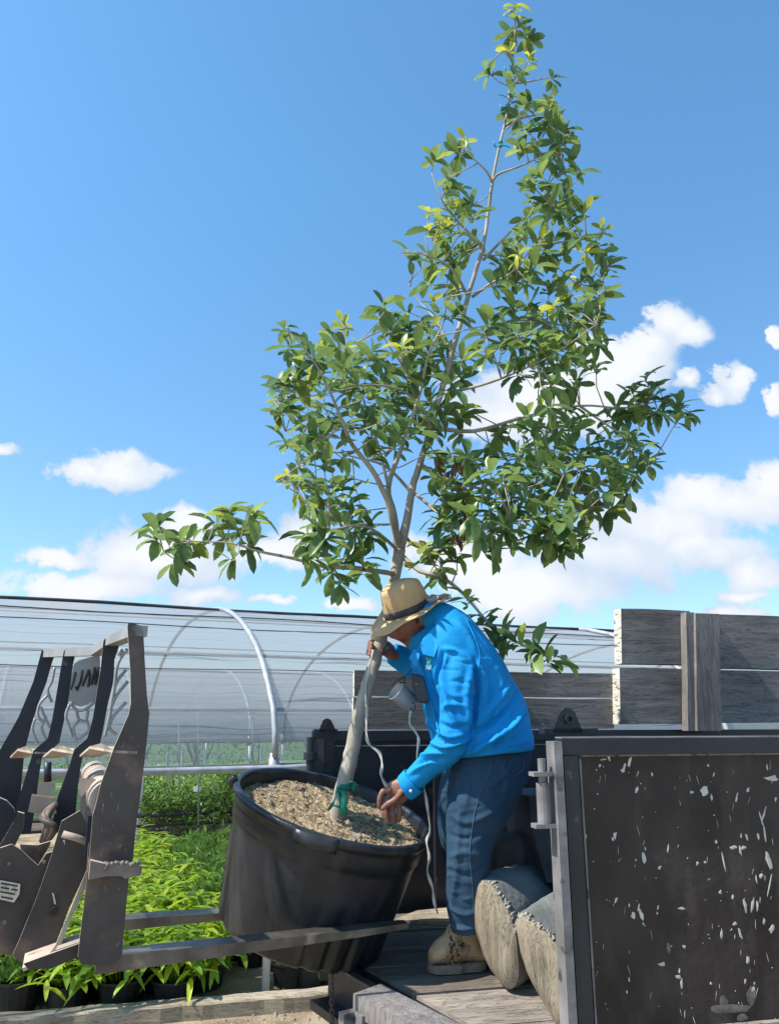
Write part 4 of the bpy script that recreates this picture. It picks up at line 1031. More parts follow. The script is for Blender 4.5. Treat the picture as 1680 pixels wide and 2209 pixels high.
for (x, y, o_, rr2) in ((95, 1860, .16, .006), (10, 1990, .20, .007), (20, 1865, .20, .006), (228, 1875, -.03, .006)):
    mb = MB(); c_ = up_(x, y, o_); V_, F_ = lathe([(.001, .006), (rr2, .005), (rr2 * 1.05, 0)], c_, -fc, 6); mb.add(V_, F_); mb.build('bolt', M['rust'], FR)
mb = MB()
for k in range(60):
    x = rr_.uniform(215, 300); y = rr_.uniform(1560, 2060)
    if x < 277 - (y - 1543) * .45 or x > 318 - (y - 1540) * .11: continue
    a0_ = up_(x, y, -.0012); L3 = rr_.uniform(2, 16); w3 = rr_.uniform(.25, .8); sl = rr_.uniform(-.5, .5)
    mb.add([a0_, up_(x + w3, y, -.0012), up_(x + w3 + sl * L3, y + L3, -.0012), up_(x + sl * L3, y + L3 * .9, -.0012)], [(0, 1, 2, 3)])
mb.build('scratch', M['steel_tan'], FR)
FR.children[-1]['kind'] = 'stuff'
# laser cut guards between the uprights
gp = plate('guard_plate', [(160, 1432), (170, 1425), (215, 1412), (216, 1430), (214, 1470), (208, 1508), (190, 1520), (175, 1525), (163, 1522), (148, 1512), (150, 1490), (155, 1455)], .60, .006, 'guard')
mb = MB()
for pl in (((163,1450),(158,1472),(152,1488)), ((163,1482),(168,1490)), ((178,1446),(174,1470),(168,1484)), ((191,1445),(186,1460),(178,1480)), ((191,1445),(194,1460),(190,1482)), ((204,1440),(201,1462),(197,1478)), ((204,1440),(207,1460),(205,1476)), ((213,1440),(211,1458),(206,1478))):
    q = [up_(x, y, .597) for (x, y) in pl]; mb.tube(q, .0045, 6)
mb.build('cut_lettering', M['ink'], gp)
for pl, o_ in ((((152,1515),(165,1532),(185,1530),(207,1512)), .60), (((165,1530),(170,1552),(185,1555),(190,1532)), .60), (((170,1555),(158,1572),(165,1600)), .60), (((187,1555),(192,1575),(176,1590),(160,1602)), .60), (((150,1520),(142,1545),(150,1570),(155,1592)), .60),
    (((275,1400),(255,1430),(248,1470),(245,1500)), .2), (((272,1445),(250,1475),(240,1520),(236,1550)), .2), (((276,1470),(252,1500),(238,1530)), .2), (((272,1515),(245,1545),(236,1570),(250,1586)), .2), (((240,1530),(232,1565),(226,1590)), .2), (((262,1400),(256,1412),(268,1405)), .2),
    (((118,1440),(112,1470),(103,1490),(112,1515)), .95), (((103,1500),(85,1520),(82,1545),(95,1560)), .95), (((100,1545),(90,1570),(102,1600)), .95), (((76,1550),(70,1575),(82,1605)), .95), (((88,1525),(98,1550),(108,1570)), .95)):
    mb = MB(); mb.tube([Vector(p) for p in smoothpath([up_(x, y, o_) for (x, y) in pl], 4)], [.006] * ((len(pl) - 1) * 4 + 1), 6); mb.build('guard_bar', M['guard'], FR, True)
# forks
def fork(a_, b_, w_, th, name='fork_tine'):
    d_ = (b_ - a_); L2 = d_.length; d_.normalize(); mb = MB(); V_ = []; n_ = 10
    for i_ in range(n_ + 1):
        s_ = i_ / n_; t2 = th * (1 - .62 * s_); ww = w_ * (1 if s_ < .85 else 1 - .45 * (s_ - .85) / .15); q = a_ + d_ * L2 * s_
        V_ += [q - fc * ww / 2, q + fc * ww / 2, q + fc * ww / 2 - Z * t2, q - fc * ww / 2 - Z * t2]
    F_ = []
    for i_ in range(n_):
        for k_ in range(4): F_.append((i_ * 4 + k_, i_ * 4 + (k_ + 1) % 4, (i_ + 1) * 4 + (k_ + 1) % 4, (i_ + 1) * 4 + k_))
    F_ += [(0, 3, 2, 1), (n_ * 4, n_ * 4 + 1, n_ * 4 + 2, n_ * 4 + 3)]
    mb.add(V_, F_); mb.box(a_ - fc * w_ / 2 - d_ * .02 - Z * th, d_ * .02, fc * w_, (0, 0, .08)); mb.box(a_ + d_ * .34 - fc * (w_ / 2 + .002) - Z * th * .86, d_ * .012, fc * .002, (0, 0, th * .8))
    return mb.build(name, M['fork'], FR)
fork(fk0 - fd * .05 + fc * .035, fk1 + fc * .035, .085, .045)
g0 = PZ(258, 1978, .90); fork(g0 - fd * .05, g0 + fd * .80 - Z * .02, .10, .040)

# ------------------------------------------------------------ big pot
rimc = P(721, 1733, 3.16)
pax = Vector((.262, -.155, .93)).normalized()
PH = .475; RR = .380; RB = .318
pbase = rimc - pax * PH
POT = thing('tree_pot', 'very large black plastic pot tilted over the forks and filled with soil', 'pot', pbase)
def potr(r, h, t, i):
    dent = -.018 * math.exp(-((h - PH * .45) / .12) ** 2) * math.exp(-((math.sin((t - 3.9) / 2)) / .35) ** 2)
    rib = 0
    if h < PH * .42 and r > .12:
        kf = max(0, math.sin(t * 26)); zone = 1.0 if math.sin(t * 3 + 1.2) > -.15 else 0
        rib = -.016 * kf ** .6 * zone * min(1, (PH * .42 - h) / (PH * .12))
    return r * (1 + .004 * math.sin(3 * t)) + dent + rib
prof = [(.001, .012), (RB * .9, .012), (RB * .97, 0.0), (RB, .01), (RB + .006, PH * .12), (RB + .016, PH * .26), (RB + .026, PH * .40), (RB + .034, PH * .55), (RB + .042, PH * .72), (RB + .043, PH * .765), (RB + .052, PH * .775), (RB + .055, PH * .88), (RR - .006, PH * .925),
        (RR + .006, PH * .93), (RR + .012, PH * .955), (RR + .010, PH * .985), (RR, PH), (RR - .012, PH * .99), (RR - .014, PH * .96), (RR - .022, PH * .85), (RR - .045, PH * .6), (.001, PH * .6)]
V_, F_ = lathe(prof, pbase, pax, 208, fr=potr)
obj('shell', V_, F_, M['black_pot'], POT, True)
# rolled lip bar (handle) on the near side, and a curled scrap at the right end of the rim
def rimpt(t, r=RR, h=PH):
    a = pax.cross(Vector((0, 1, 0))).normalized(); b = pax.cross(a)
    return pbase + pax * h + (a * math.cos(t) + b * math.sin(t)) * r
def rimang(x, y):
    best = min(range(360), key=lambda d_: (lambda q: (q[0] - x) ** 2 + (q[1] - y) ** 2)([float(v[0]) for v in proj_np(np.array([list(rimpt(math.radians(d_)))]))])); return math.radians(best)
t0_ = rimang(640, 1778); t1_ = rimang(735, 1812)
if abs(t1_ - t0_) > math.pi: t1_ += math.copysign(2 * math.pi, t0_ - t1_)
mb = MB(); n_ = 10; V_ = []
for i_ in range(n_ + 1):
    t_ = t0_ + (t1_ - t0_) * i_ / n_; e = math.sin(math.pi * i_ / n_) ** .4
    V_ += [rimpt(t_, RR + .006, PH * .99), rimpt(t_, RR + .010 + .020 * e, PH * .985), rimpt(t_, RR + .010 + .020 * e, PH * .985 - .042 * (.5 + .5 * e)), rimpt(t_, RR - .0, PH * .985 - .05)]
F_ = []
for i_ in range(n_):
    for k_ in range(4): F_.append((i_ * 4 + k_, i_ * 4 + (k_ + 1) % 4, (i_ + 1) * 4 + (k_ + 1) % 4, (i_ + 1) * 4 + k_))
F_ += [(0, 3, 2, 1), tuple(n_ * 4 + k_ for k_ in range(4))]
obj('lip_handle', V_, F_, M['black_pot'], POT, True)
t_ = rimang(514, 1676)
mb = MB(); q = rimpt(t_, RR + .004, PH * .985); mb.tube([q - Vector((.0, .05, -.01)), q + Vector((-.016, -.02, -.012)), q + Vector((-.020, .02, -.012)), q + Vector((0, .05, 0))], [.010, .020, .020, .010], 10); mb.build('lip_handle', M['black_pot'], POT, True)
# broken rim of the drain ribs
mb = MB()
for (x, y) in ((480, 1968), (484, 1976), (488, 1984), (540, 1972), (543, 1986), (735, 2078), (748, 2082), (750, 2076), (496, 1996), (505, 2008)):
    q = P(x, y, 2.93); V_, F_ = lathe([(.001, -.006), (.006, -.003), (.007, .004), (.001, .008)], q + Vector((0, .03, 0)), Vector((.2, -.4, 1)), 7); mb.add(V_, F_)
# soil
soil_h = PH * .90; V_ = []; F_ = []; nr = 60; ns_ = 110
pa = pax.cross(Vector((0, 1, 0))).normalized(); pb = pax.cross(pa)
def soilh(x, y):
    return soil_h + .022 * noise.noise(Vector((x * 5, y * 5, 1))) + .014 * noise.noise(Vector((x * 18, y * 18, 2))) + .010 * noise.noise(Vector((x * 50, y * 50, 3))) + .006 * noise.noise(Vector((x * 110, y * 110, 4)))
for j in range(nr):
    r_ = (RR - .018) * (j + .01) / (nr - 1)
    for k in range(ns_):
        t_ = 2 * math.pi * k / ns_; x, y = r_ * math.cos(t_), r_ * math.sin(t_); V_.append(pbase + pa * x + pb * y + pax * soilh(x, y))
for j in range(nr - 1):
    for k in range(ns_): F_.append((j * ns_ + k, (j + 1) * ns_ + k, (j + 1) * ns_ + (k + 1) % ns_, j * ns_ + (k + 1) % ns_))
F_ = [f[::-1] for f in F_]
obj('soil', V_, F_, M['soil'], POT, True)
mb = MB(); rs = random.Random(77)
for i in range(700):
    r_ = (RR - .03) * math.sqrt(rs.random()); t_ = rs.uniform(0, 6.28); x, y = r_ * math.cos(t_), r_ * math.sin(t_)
    c_ = pbase + pa * x + pb * y + pax * (soilh(x, y) + .001); s_ = rs.uniform(.002, .0055) * (3.2 if rs.random() < .03 else 1)
    d1 = Vector((rs.uniform(-1, 1), rs.uniform(-1, 1), rs.uniform(-.3, .3))).normalized(); d2 = d1.cross(pax).normalized()
    mb.box(c_ - d1 * s_ - d2 * s_ * .4, d1 * s_ * 2, d2 * s_ * .9, pax * s_ * .6)
mb.build('wood_chip', M['timber'], POT)
POT.children[-1]['kind'] = 'stuff'

# ------------------------------------------------------------ chain under the pot
mb = MB(); 
for k in range(13):
    c_ = P(716, 2085 + k * 11, 2.98); ax_ = Vector((1, 0, 0)) if k % 2 else Vector((0, 1, 0))
    pts = [c_ + (ax_ * math.cos(t) * .007) + Z * math.sin(t) * .013 for t in [i * math.pi / 5 for i in range(11)]]
    mb.tube(pts, .0025, 6, (0.3, 0.5, 0.1), False)
tag(mb.build('chain', M['chain'], None, True, loc=tuple(P(716, 2200, 2.98))), 'thin rusty chain hanging down beneath the tilted pot', 'chain')

# ------------------------------------------------------------ tree
TY = 3.10
rt = random.Random(11)
trunk_px = [(724,1775,3.17,.031),(736,1715,3.17,.031),(755,1640,3.17,.0300),(773,1554,3.18,.0285),(793,1480,3.20,.027),(810,1420,3.22,.026),(834,1330,3.26,.026),(852,1240,3.30,.025),(862,1185,3.30,.026)]
lead_px = [(862,1185,3.30,.024),(878,1120,3.31,.018),(890,1050,3.32,.016),(906,1000,3.32,.015),(930,920,3.33,.0145),(950,850,3.34,.014),(975,760,3.35,.013),(995,690,3.35,.012),(1018,610,3.36,.0105),(1042,530,3.36,.0095),(1054,450,3.37,.0085),(1062,390,3.37,.008),(1078,310,3.38,.007),(1094,240,3.38,.006),(1102,160,3.38,.005),(1110,80,3.38,.004),(1113,15,3.38,.0025)]
BR = [
 [(848,1238,3.28),(770,1226,3.15),(700,1222,3.08),(630,1204,3.02),(560,1190,2.98),(500,1172,2.96),(430,1168,2.95),(345,1163,2.95)],
 [(862,1180,3.30),(846,1120,3.22),(834,1075,3.18),(800,1010,3.10),(760,960,3.02),(735,900,2.95),(700,820,2.9),(660,755,2.88),(622,712,2.88)],
 [(858,1190,3.3),(850,1110,3.3),(838,1050,3.32),(868,960,3.3),(905,850,3.25),(925,760,3.22),(958,690,3.2),(965,600,3.2)],
 [(838,1050,3.3),(815,960,3.45),(790,880,3.5),(760,800,3.55),(738,690,3.6)],
 [(885,1060,3.32),(830,1005,3.4),(760,985,3.5),(690,962,3.6),(615,930,3.65)],
 [(905,850,3.25),(870,790,3.1),(835,740,3.05),(815,690,3.0)],
 [(975,760,3.35),(940,690,3.5),(905,650,3.6),(880,610,3.65)],
 [(1010,640,3.36),(970,575,3.25),(910,548,3.15),(858,545,3.1)],
 [(1042,530,3.36),(990,480,3.3),(952,430,3.25),(930,370,3.25)],
 [(1062,395,3.37),(1050,370,3.33),(1025,345,3.3),(1000,320,3.3)],
 [(1062,390,3.37),(1075,375,3.35),(1115,360,3.3),(1150,345,3.28),(1195,320,3.25),(1225,300,3.25)],
 [(1018,640,3.36),(1060,610,3.3),(1100,590,3.25),(1150,530,3.2),(1195,450,3.2),(1255,375,3.2)],
 [(995,690,3.35),(1080,740,3.4),(1180,700,3.5),(1270,640,3.55),(1310,565,3.6)],
 [(950,850,3.34),(1040,830,3.2),(1120,800,3.1),(1200,760,3.0),(1285,700,2.95)],
 [(930,920,3.33),(1020,930,3.4),(1130,900,3.5),(1250,875,3.6),(1350,880,3.65),(1430,865,3.7),(1485,888,3.7)],
 [(906,1000,3.32),(980,1040,3.3),(1100,1060,3.3),(1200,1030,3.3),(1300,1000,3.3),(1395,1015,3.3)],
 [(890,1060,3.32),(980,1130,3.15),(1060,1140,3.05),(1150,1120,3.0),(1240,1150,2.95)],
 [(868,1200,3.3),(905,1232,3.25),(950,1244,3.2),(1000,1282,3.12),(1055,1345,3.1),(1110,1382,3.08),(1160,1402,3.05),(1205,1418,3.05)],
 [(860,1190,3.3),(800,1140,3.15),(730,1140,3.05),(660,1170,2.95)],
 [(1100,180,3.38),(1140,175,3.36),(1190,165,3.35)],
 [(1090,270,3.38),(1140,250,3.4),(1195,250,3.42),(1240,305,3.45)],
 [(930,920,3.33),(880,850,3.2),(800,830,3.1),(700,850,3.0),(590,865,2.95)],
 [(1150,530,3.2),(1220,520,3.2),(1300,500,3.2)],
 [(1042,560,3.36),(1100,500,3.4),(1150,450,3.45),(1180,400,3.5)],
 [(700,960,3.4),(650,1000,3.45),(600,1040,3.5)],
 [(870,1150,3.3),(900,1180,3.4),(960,1170,3.5),(1040,1170,3.55)],
 [(1200,1030,3.3),(1250,1090,3.2),(1270,1160,3.15)],
 [(1250,875,3.6),(1330,930,3.6),(1390,960,3.6)],
 [(1104,120,3.38),(1085,110,3.35),(1052,140,3.33)],
]
TREE = thing('young_tree', 'young broadleaf tree with a slender leaning trunk planted in the large tilted black pot', 'tree', P(726, 1765, 3.12))
mb = MB(); nodes = []       # nodes: (point, radius)
def limb(px, k=5, seg=10):
    sp = smoothpath([tuple(P(q[0], q[1], q[2])) + (q[3],) for q in px], k)
    pts = []; rad = []
    for i_, q in enumerate(sp):
        j_ = .16 * q[3]; pts.append(Vector(q[:3]) + Vector((noise.noise(Vector((i_ * .5, px[0][0], 0))), 0, noise.noise(Vector((i_ * .5, px[0][1], 4))))) * j_); rad.append(float(q[3]) * (1 + .04 * noise.noise(Vector((i_ * .9, px[0][0], 3)))))
    mb.tube(pts, rad, seg); nodes.extend(zip(pts, rad)); return pts
limb(trunk_px, 8, 18); nodes.clear(); limb(lead_px, 6, 10)
for b in BR:
    n_ = len(b); r0 = .0115 if n_ > 6 else .008
    if b is BR[1] or b is BR[2]: r0 = .017
    limb([(q[0], q[1], q[2], max(.0022, r0 * (1 - i_ / (n_ - .6)))) for i_, q in enumerate(b)], 4, 7)
# rows of the crown outline: y, then spans of x
ROWS = [(8,(1092,1128)),(45,(1088,1140)),(80,(1075,1165)),(110,(1085,1175)),(140,(1045,1068),(1080,1180)),(170,(1085,1215)),(205,(1085,1210)),(240,(1082,1215)),(275,(1100,1235)),(310,(985,1025),(1105,1245)),(340,(925,1010),(1140,1262)),
 (375,(935,1000),(1140,1275)),(405,(945,1010),(1130,1288)),(440,(915,1035),(1120,1280)),(470,(925,1040),(1120,1270)),(505,(925,1030),(1085,1310)),(540,(860,1020),(1065,1310)),(575,(900,1000),(1060,1325)),(610,(900,1000),(1060,1300)),
 (640,(905,1000),(1160,1310)),(665,(810,900),(930,1010),(1060,1315)),(690,(715,750),(810,930),(1040,1310)),(715,(600,640),(680,745),(820,950),(1030,1310)),(745,(600,820),(850,960),(1035,1310)),(780,(620,830),(870,1010),(1090,1300)),(810,(585,900),(930,1020),(1110,1250),(1380,1415)),
 (840,(580,900),(940,1000),(1160,1260),(1340,1440)),(870,(575,1010),(1170,1250),(1300,1485)),(900,(585,1020),(1110,1250),(1310,1480)),(935,(600,730),(780,1000),(1050,1400)),(970,(625,720),(800,870),(920,1400)),(1000,(640,770),(930,1420)),(1035,(595,770),(920,1380)),(1070,(630,780),(930,1360)),
 (1100,(480,560),(645,800),(930,1340)),(1135,(320,345),(455,560),(665,820),(930,1240)),(1165,(315,440),(460,555),(650,820),(900,1230)),(1200,(370,400),(465,530),(660,810),(910,1000),(1040,1090)),(1235,(700,800),(930,960))]
EXTRA = [(1005,1285,3.12),(1062,1345,3.1),(1085,1372,3.09),(1110,1385,3.08),(1150,1400,3.05),(1165,1408,3.05),(1200,1415,3.05),(1040,1325,3.11),(1250,1170,3.1),(1215,1180,3.1),(1262,1150,3.12),(735,1262,3.0),(1180,1180,3.1),(945,1240,3.2),(1490,890,3.7),(1460,875,3.7)]
tips = []
for i_, row in enumerate(ROWS):
    y = row[0]
    for (x0, x1) in row[1:]:
        w_ = x1 - x0; n_ = max(1, int(w_ / 34))
        for k in range(n_):
            x = x0 + (k + .5) * w_ / n_ + rt.uniform(-10, 10); yy = y + rt.uniform(-12, 12)
            if x > 1120 and y < 700 and rt.random() < .2: continue
            tips.append((x, yy))
crown = MB(); tones = []
NP = np.array([list(p) for p, r in nodes]); NR = np.array([r for p, r in nodes])
def whorl(q, axis, n_, young):
    a1 = axis.cross(Vector((.3, .5, .8))).normalized(); a2 = axis.cross(a1)
    ph = rt.uniform(0, 6.28)
    for k in range(n_):
        b = ph + k * 2.39996; sp = rt.uniform(.55, 1.5) - .6 * (k / n_)
        dr = axis * rt.uniform(.2, .75) + (a1 * math.cos(b) + a2 * math.sin(b)) * sp + Vector((0, 0, rt.uniform(-.45, .15)))
        L_ = rt.uniform(.060, .120) * (.75 if young else 1); wd = L_ * rt.uniform(.36, .46)
        upv = (Vector((0, 0, 1)) + axis * .3 + Vector((rt.uniform(-.5, .5), rt.uniform(-.5, .5), 0)))
        tn_ = rt.uniform(.75, 1.0) if young else min(.8, max(0, rt.gauss(.38, .22)))
        leaf(crown, q - axis * (.007 * k), dr, upv, L_, wd, tn_, tones, rt.uniform(.0, .65), rt.uniform(.05, .40), (.36, .80, 1.0, .74))
allt = []
for (x, y) in tips:
    # depth: round crown about the nearest limb
    best = None
    for _ in range(1):
        Yc = TY + .22
    spread = .16 + .34 * min(1, max(0, (y - 250) / 700))
    Yd = Yc + rt.uniform(-1, 1) * spread
    allt.append((x, y, Yd))
allt += EXTRA
for (x, y, Yd) in allt:
    q = P(x, y, Yd); dd_ = np.linalg.norm(NP - np.array(q), axis=1) + NR * 2
    # prefer nodes below the tip so that twigs rise
    dd2 = dd_ + np.where(NP[:, 2] > q.z, .10, 0)
    j = int(np.argmin(dd2)); p0 = Vector(NP[j])
    v = q - p0; L_ = v.length
    if L_ > .30:
        jx, jy = proj_np(NP); jj = int(np.argmin(np.hypot(jx - x, jy - y) + NR * 400)); q = P(x, y, float(NP[jj, 1]) + rt.uniform(-.06, .06)); p0 = Vector(NP[jj]); v = q - p0; L_ = v.length
    if L_ > .42: q = p0 + v * (.42 / L_); v = q - p0
    mid = p0 + v * .5 + Vector((rt.uniform(-.02, .02), rt.uniform(-.02, .02), -.03 * L_))
    mb.tube([p0, mid, q], [.0035, .0028, .002], 5)
    axis = (v.normalized() + Vector((0, 0, .5)) + Vector((rt.uniform(-.4, .4), rt.uniform(-.6, .3), 0))).normalized()
    edge = rt.random()
    young = edge < .05 or (y < 700 and edge < .17)
    whorl(q, axis, rt.randint(6, 9), young)
    if L_ > .10:
        for f in (.55, .8):
            if rt.random() < .35: whorl(p0 + v * f, axis, 2, False)
mb.build('trunk', M['bark'], TREE, True)
o = crown.build('crown', M['leaf'], TREE, True); settone(o, tones)
# dead brown leaves hanging in the lower crown
dm = MB(); dt = []
for (x, y) in ((985, 1000), (992, 1045), (1000, 1090), (990, 1120), (985, 1145), (1002, 1130), (950, 985)):
    for k in range(4): leaf(dm, P(x + rt.uniform(-6, 6), y + rt.uniform(-10, 10), 3.0), Vector((rt.uniform(-.4, .4), rt.uniform(-.3, .3), -1)), Vector((rt.uniform(-1, 1), -1, 0)), .07, .018, .5, dt, .1, .6)
dm.build('dead_leaves', M['dead'], TREE, True)
# tie tapes
def wrap(px, py, Y, r, ax, m, name, n_=3, w_=.012, seed=0):
    R_ = random.Random(seed); mb2 = MB(); c_ = P(px, py, Y + (.05 if seed in (1, 2) else 0))
    for k in range(n_):
        tilt = Vector((R_.uniform(-.5, .5), R_.uniform(-.3, .3), 1)).normalized(); cc = c_ + ax * R_.uniform(-.02, .02) * n_ / 3
        V_, F_ = lathe([(r, -w_ / 2), (r + .003, 0), (r, w_ / 2), (r - .001, 0)], cc, (ax + tilt * .35).normalized(), 18, True); mb2.add(V_, F_)
    mb2.build(name, M[m], TREE, True); return c_
tax = (P(773, 1554, 3.17) - P(736, 1715, 3.12)).normalized()
wrap(742, 1700, 3.12, .0315, tax, 'tape', 'green_tape', 2, .020, 1); wrap(733, 1738, 3.12, .0325, tax, 'tape', 'green_tape', 1, .010, 2)
def strip(name, pts, w_, m, parent=None, label=None, cat=None, tw=1.2, seed=0, th=.0012, loc=None):
    R_ = random.Random(seed); sp = smoothpath([tuple(p) for p in pts], 6); n_ = len(sp); V_ = []; F_ = []
    for i_, q in enumerate(sp):
        q = Vector(q); T = Vector(sp[min(i_ + 1, n_ - 1)]) - Vector(sp[max(i_ - 1, 0)]); T.normalize()
        s_ = T.cross(Vector((0, 1, 0))).normalized(); n2_ = T.cross(s_); a_ = math.sin(i_ * .35 + seed) * tw
        s_ = s_ * math.cos(a_) + n2_ * math.sin(a_); nn_ = T.cross(s_)
        h_ = w_ / 2
        V_ += [q - s_ * h_ - nn_ * th, q + s_ * h_ - nn_ * th, q + s_ * h_ + nn_ * th, q - s_ * h_ + nn_ * th]
    for i_ in range(n_ - 1):
        for k_ in range(4): F_.append((i_ * 4 + k_, i_ * 4 + (k_ + 1) % 4, (i_ + 1) * 4 + (k_ + 1) % 4, (i_ + 1) * 4 + k_))
    F_ += [(0, 3, 2, 1), tuple((n_ - 1) * 4 + k_ for k_ in range(4))]
    o_ = obj(name, V_, F_, M[m], parent, True, loc=loc)
    if label: tag(o_, label, cat)
    return o_
strip('green_tape', [P(752, 1690, 3.08), P(764, 1690, 3.07), P(766, 1705, 3.08)], .022, 'tape', TREE)
strip('green_tape', [P(730, 1700, 3.08), P(720, 1730, 3.07), P(708, 1748, 3.08)], .012, 'tape', TREE)
strip('green_tape', [P(738, 1705, 3.075), P(740, 1735, 3.07), P(742, 1758, 3.08)], .03, 'tape', TREE, tw=.5)
for (x, y, r_) in ((1103, 150, .012), (1095, 232, .010), (1079, 312, .010)):
    wrap(x, y, 3.37, r_, Vector((.1, 0, 1)), 'teal', 'turquoise_tape', 3, .012, x)
    strip('turquoise_tape', [P(x, y, 3.36), P(x - 10, y + 5, 3.35), P(x - 16, y - 6, 3.35)], .012, 'teal', TREE)
    strip('turquoise_tape', [P(x, y, 3.36), P(x + 12, y + 2, 3.35), P(x + 22, y + 6, 3.35)], .007, 'teal', TREE)
wrap(882, 1226, 3.22, .02, Vector((.1, 0, 1)), 'yellow', 'yellow_tape', 3, .012, 5)

# ------------------------------------------------------------ ribbons
strip('tie_ribbon', [P(806, 1402, 3.14), P(797, 1440, 3.12), P(790, 1480, 3.11), P(791, 1530, 3.09), P(790, 1585, 3.07), P(798, 1608, 3.05), P(818, 1624, 3.04), P(824, 1650, 3.03), P(822, 1672, 3.03), P(832, 1695, 3.03), P(838, 1712, 3.04)], .013, 'ribbon', None, 'cream ribbon running from the hand on the trunk down to the lower hand', 'ribbon', loc=tuple(P(791, 1585, 3.07)))
strip('tie_ribbon', [P(886, 1533, 2.98), P(884, 1560, 2.98), P(896, 1580, 3.0), P(903, 1598, 3.0), P(900, 1640, 3.02), P(912, 1690, 3.02), P(920, 1730, 3.0), P(928, 1790, 2.99), P(920, 1815, 2.98), P(926, 1850, 2.98), P(922, 1880, 2.98), P(932, 1915, 2.98), P(936, 1945, 2.98), P(944, 1972, 2.98)], .011, 'ribbon', None, 'long loose cream ribbon dangling beside the jeans from the metal can', 'ribbon', seed=3, loc=tuple(P(920, 1730, 3.0)))

# ------------------------------------------------------------ the man
def ptube(rings, seg=20):
    """rings: (x, y, Y, half width in picture units, half depth in m)"""
    rr = smoothpath([tuple(P(r[0], r[1], r[2])) + (r[3] * mpp(r[0], r[1], r[2]), r[4]) for r in rings], 4)
    return tube([Vector(q[:3]) for q in rr], [(float(q[3]), float(q[4])) for q in rr], seg)
def ball(c_, r3, seg=20):
    V_ = []; F_ = []; n_ = seg // 2
    V_.append(c_ + Vector((0, 0, r3[2])))
    for i_ in range(1, n_):
        for k_ in range(seg):
            a_ = math.pi * i_ / n_; b_ = 2 * math.pi * k_ / seg
            V_.append(c_ + Vector((r3[0] * math.sin(a_) * math.cos(b_), r3[1] * math.sin(a_) * math.sin(b_), r3[2] * math.cos(a_))))
    V_.append(c_ - Vector((0, 0, r3[2])))
    for k_ in range(seg):
        F_.append((0, 1 + k_, 1 + (k_ + 1) % seg)); F_.append((len(V_) - 1, 1 + (n_ - 2) * seg + (k_ + 1) % seg, 1 + (n_ - 2) * seg + k_))
    for i_ in range(n_ - 2):
        for k_ in range(seg): F_.append((1 + i_ * seg + k_, 1 + (i_ + 1) * seg + k_, 1 + (i_ + 1) * seg + (k_ + 1) % seg, 1 + i_ * seg + (k_ + 1) % seg))
    return V_, F_
def merged(parts, voxel, sm):
    m_ = MB()
    for V_, F_ in parts: m_.add(V_, F_)
    return remesh(m_.V, m_.F, voxel, sm)
# head: local frame, face towards -x of the picture and downward
HC = P(884, 1334, 3.08)
h_up = Vector((-.40, -.20, .89)).normalized()       # crown of the head leans left and a little to the viewer
h_fw = Vector((-.86, -.30, -.42)); h_fw = (h_fw - h_up * h_fw.dot(h_up)).normalized()
h_sd = h_up.cross(h_fw).normalized()
def headmesh():
    V_, F_ = ball(Vector((0, 0, 0)), (1, 1, 1), 40); out = []
    for v in V_:
        f, s_, u = v.x, v.y, v.z
        X_ = f * .098; Y_ = s_ * .076; Z_ = u * .118
        if u < 0: Y_ *= 1 - .30 * (-u) ** 1.5; X_ *= 1 - .12 * (-u) ** 2
        if f > 0: X_ *= 1 - .10 * f
        g = lambda f0, s0, u0, w_: math.exp(-(((f - f0) ** 2 + (s_ - s0) ** 2 + (u - u0) ** 2) / w_ ** 2))
        X_ += .030 * math.exp(-((s_ / .17) ** 2 + ((u + .22) / .20) ** 2)) * (f > 0)          # nose tip
        X_ += .014 * math.exp(-((s_ / .14) ** 2 + ((u + .02) / .22) ** 2)) * (f > 0)          # bridge
        X_ += .007 * math.exp(-(((abs(s_) - .35) / .25) ** 2 + ((u - .14) / .10) ** 2)) * (f > 0)  # brows
        X_ -= .010 * math.exp(-(((abs(s_) - .34) / .18) ** 2 + ((u + .0) / .10) ** 2)) * (f > 0)  # sockets
        X_ += .008 * math.exp(-((s_ / .30) ** 2 + ((u + .50) / .06) ** 2)) * (f > 0) + .008 * math.exp(-((s_ / .27) ** 2 + ((u + .62) / .05) ** 2)) * (f > 0)
        X_ -= .006 * math.exp(-((s_ / .28) ** 2 + ((u + .56) / .03) ** 2)) * (f > 0)
        X_ += .016 * math.exp(-((s_ / .32) ** 2 + ((u + .86) / .14) ** 2)) * (f > 0)          # chin
        Y_ += math.copysign(.004, s_) * math.exp(-(((abs(s_) - .75) / .3) ** 2 + ((u + .25) / .2) ** 2))
        out.append(HC + h_fw * X_ + h_sd * Y_ + h_up * Z_)
    return out, F_
parts = [headmesh()]
for sgn in (-1, 1):             # ears
    c_ = HC + h_sd * (.076 * sgn) - h_fw * .012 - h_up * .012
    V_, F_ = ball(Vector((0, 0, 0)), (.018, .008, .032), 14); parts.append(([c_ + h_fw * v.x + h_sd * v.y + h_up * v.z for v in V_], F_))
# neck
nk0 = HC - h_up * .07 - h_fw * .03; nk1 = P(935, 1385, 3.10)
parts.append(tube([nk0 + h_up * .03, nk0, (nk0 + nk1) / 2, nk1, P(965, 1420, 3.1)], [.056, .058, .060, .068, .08], 20))
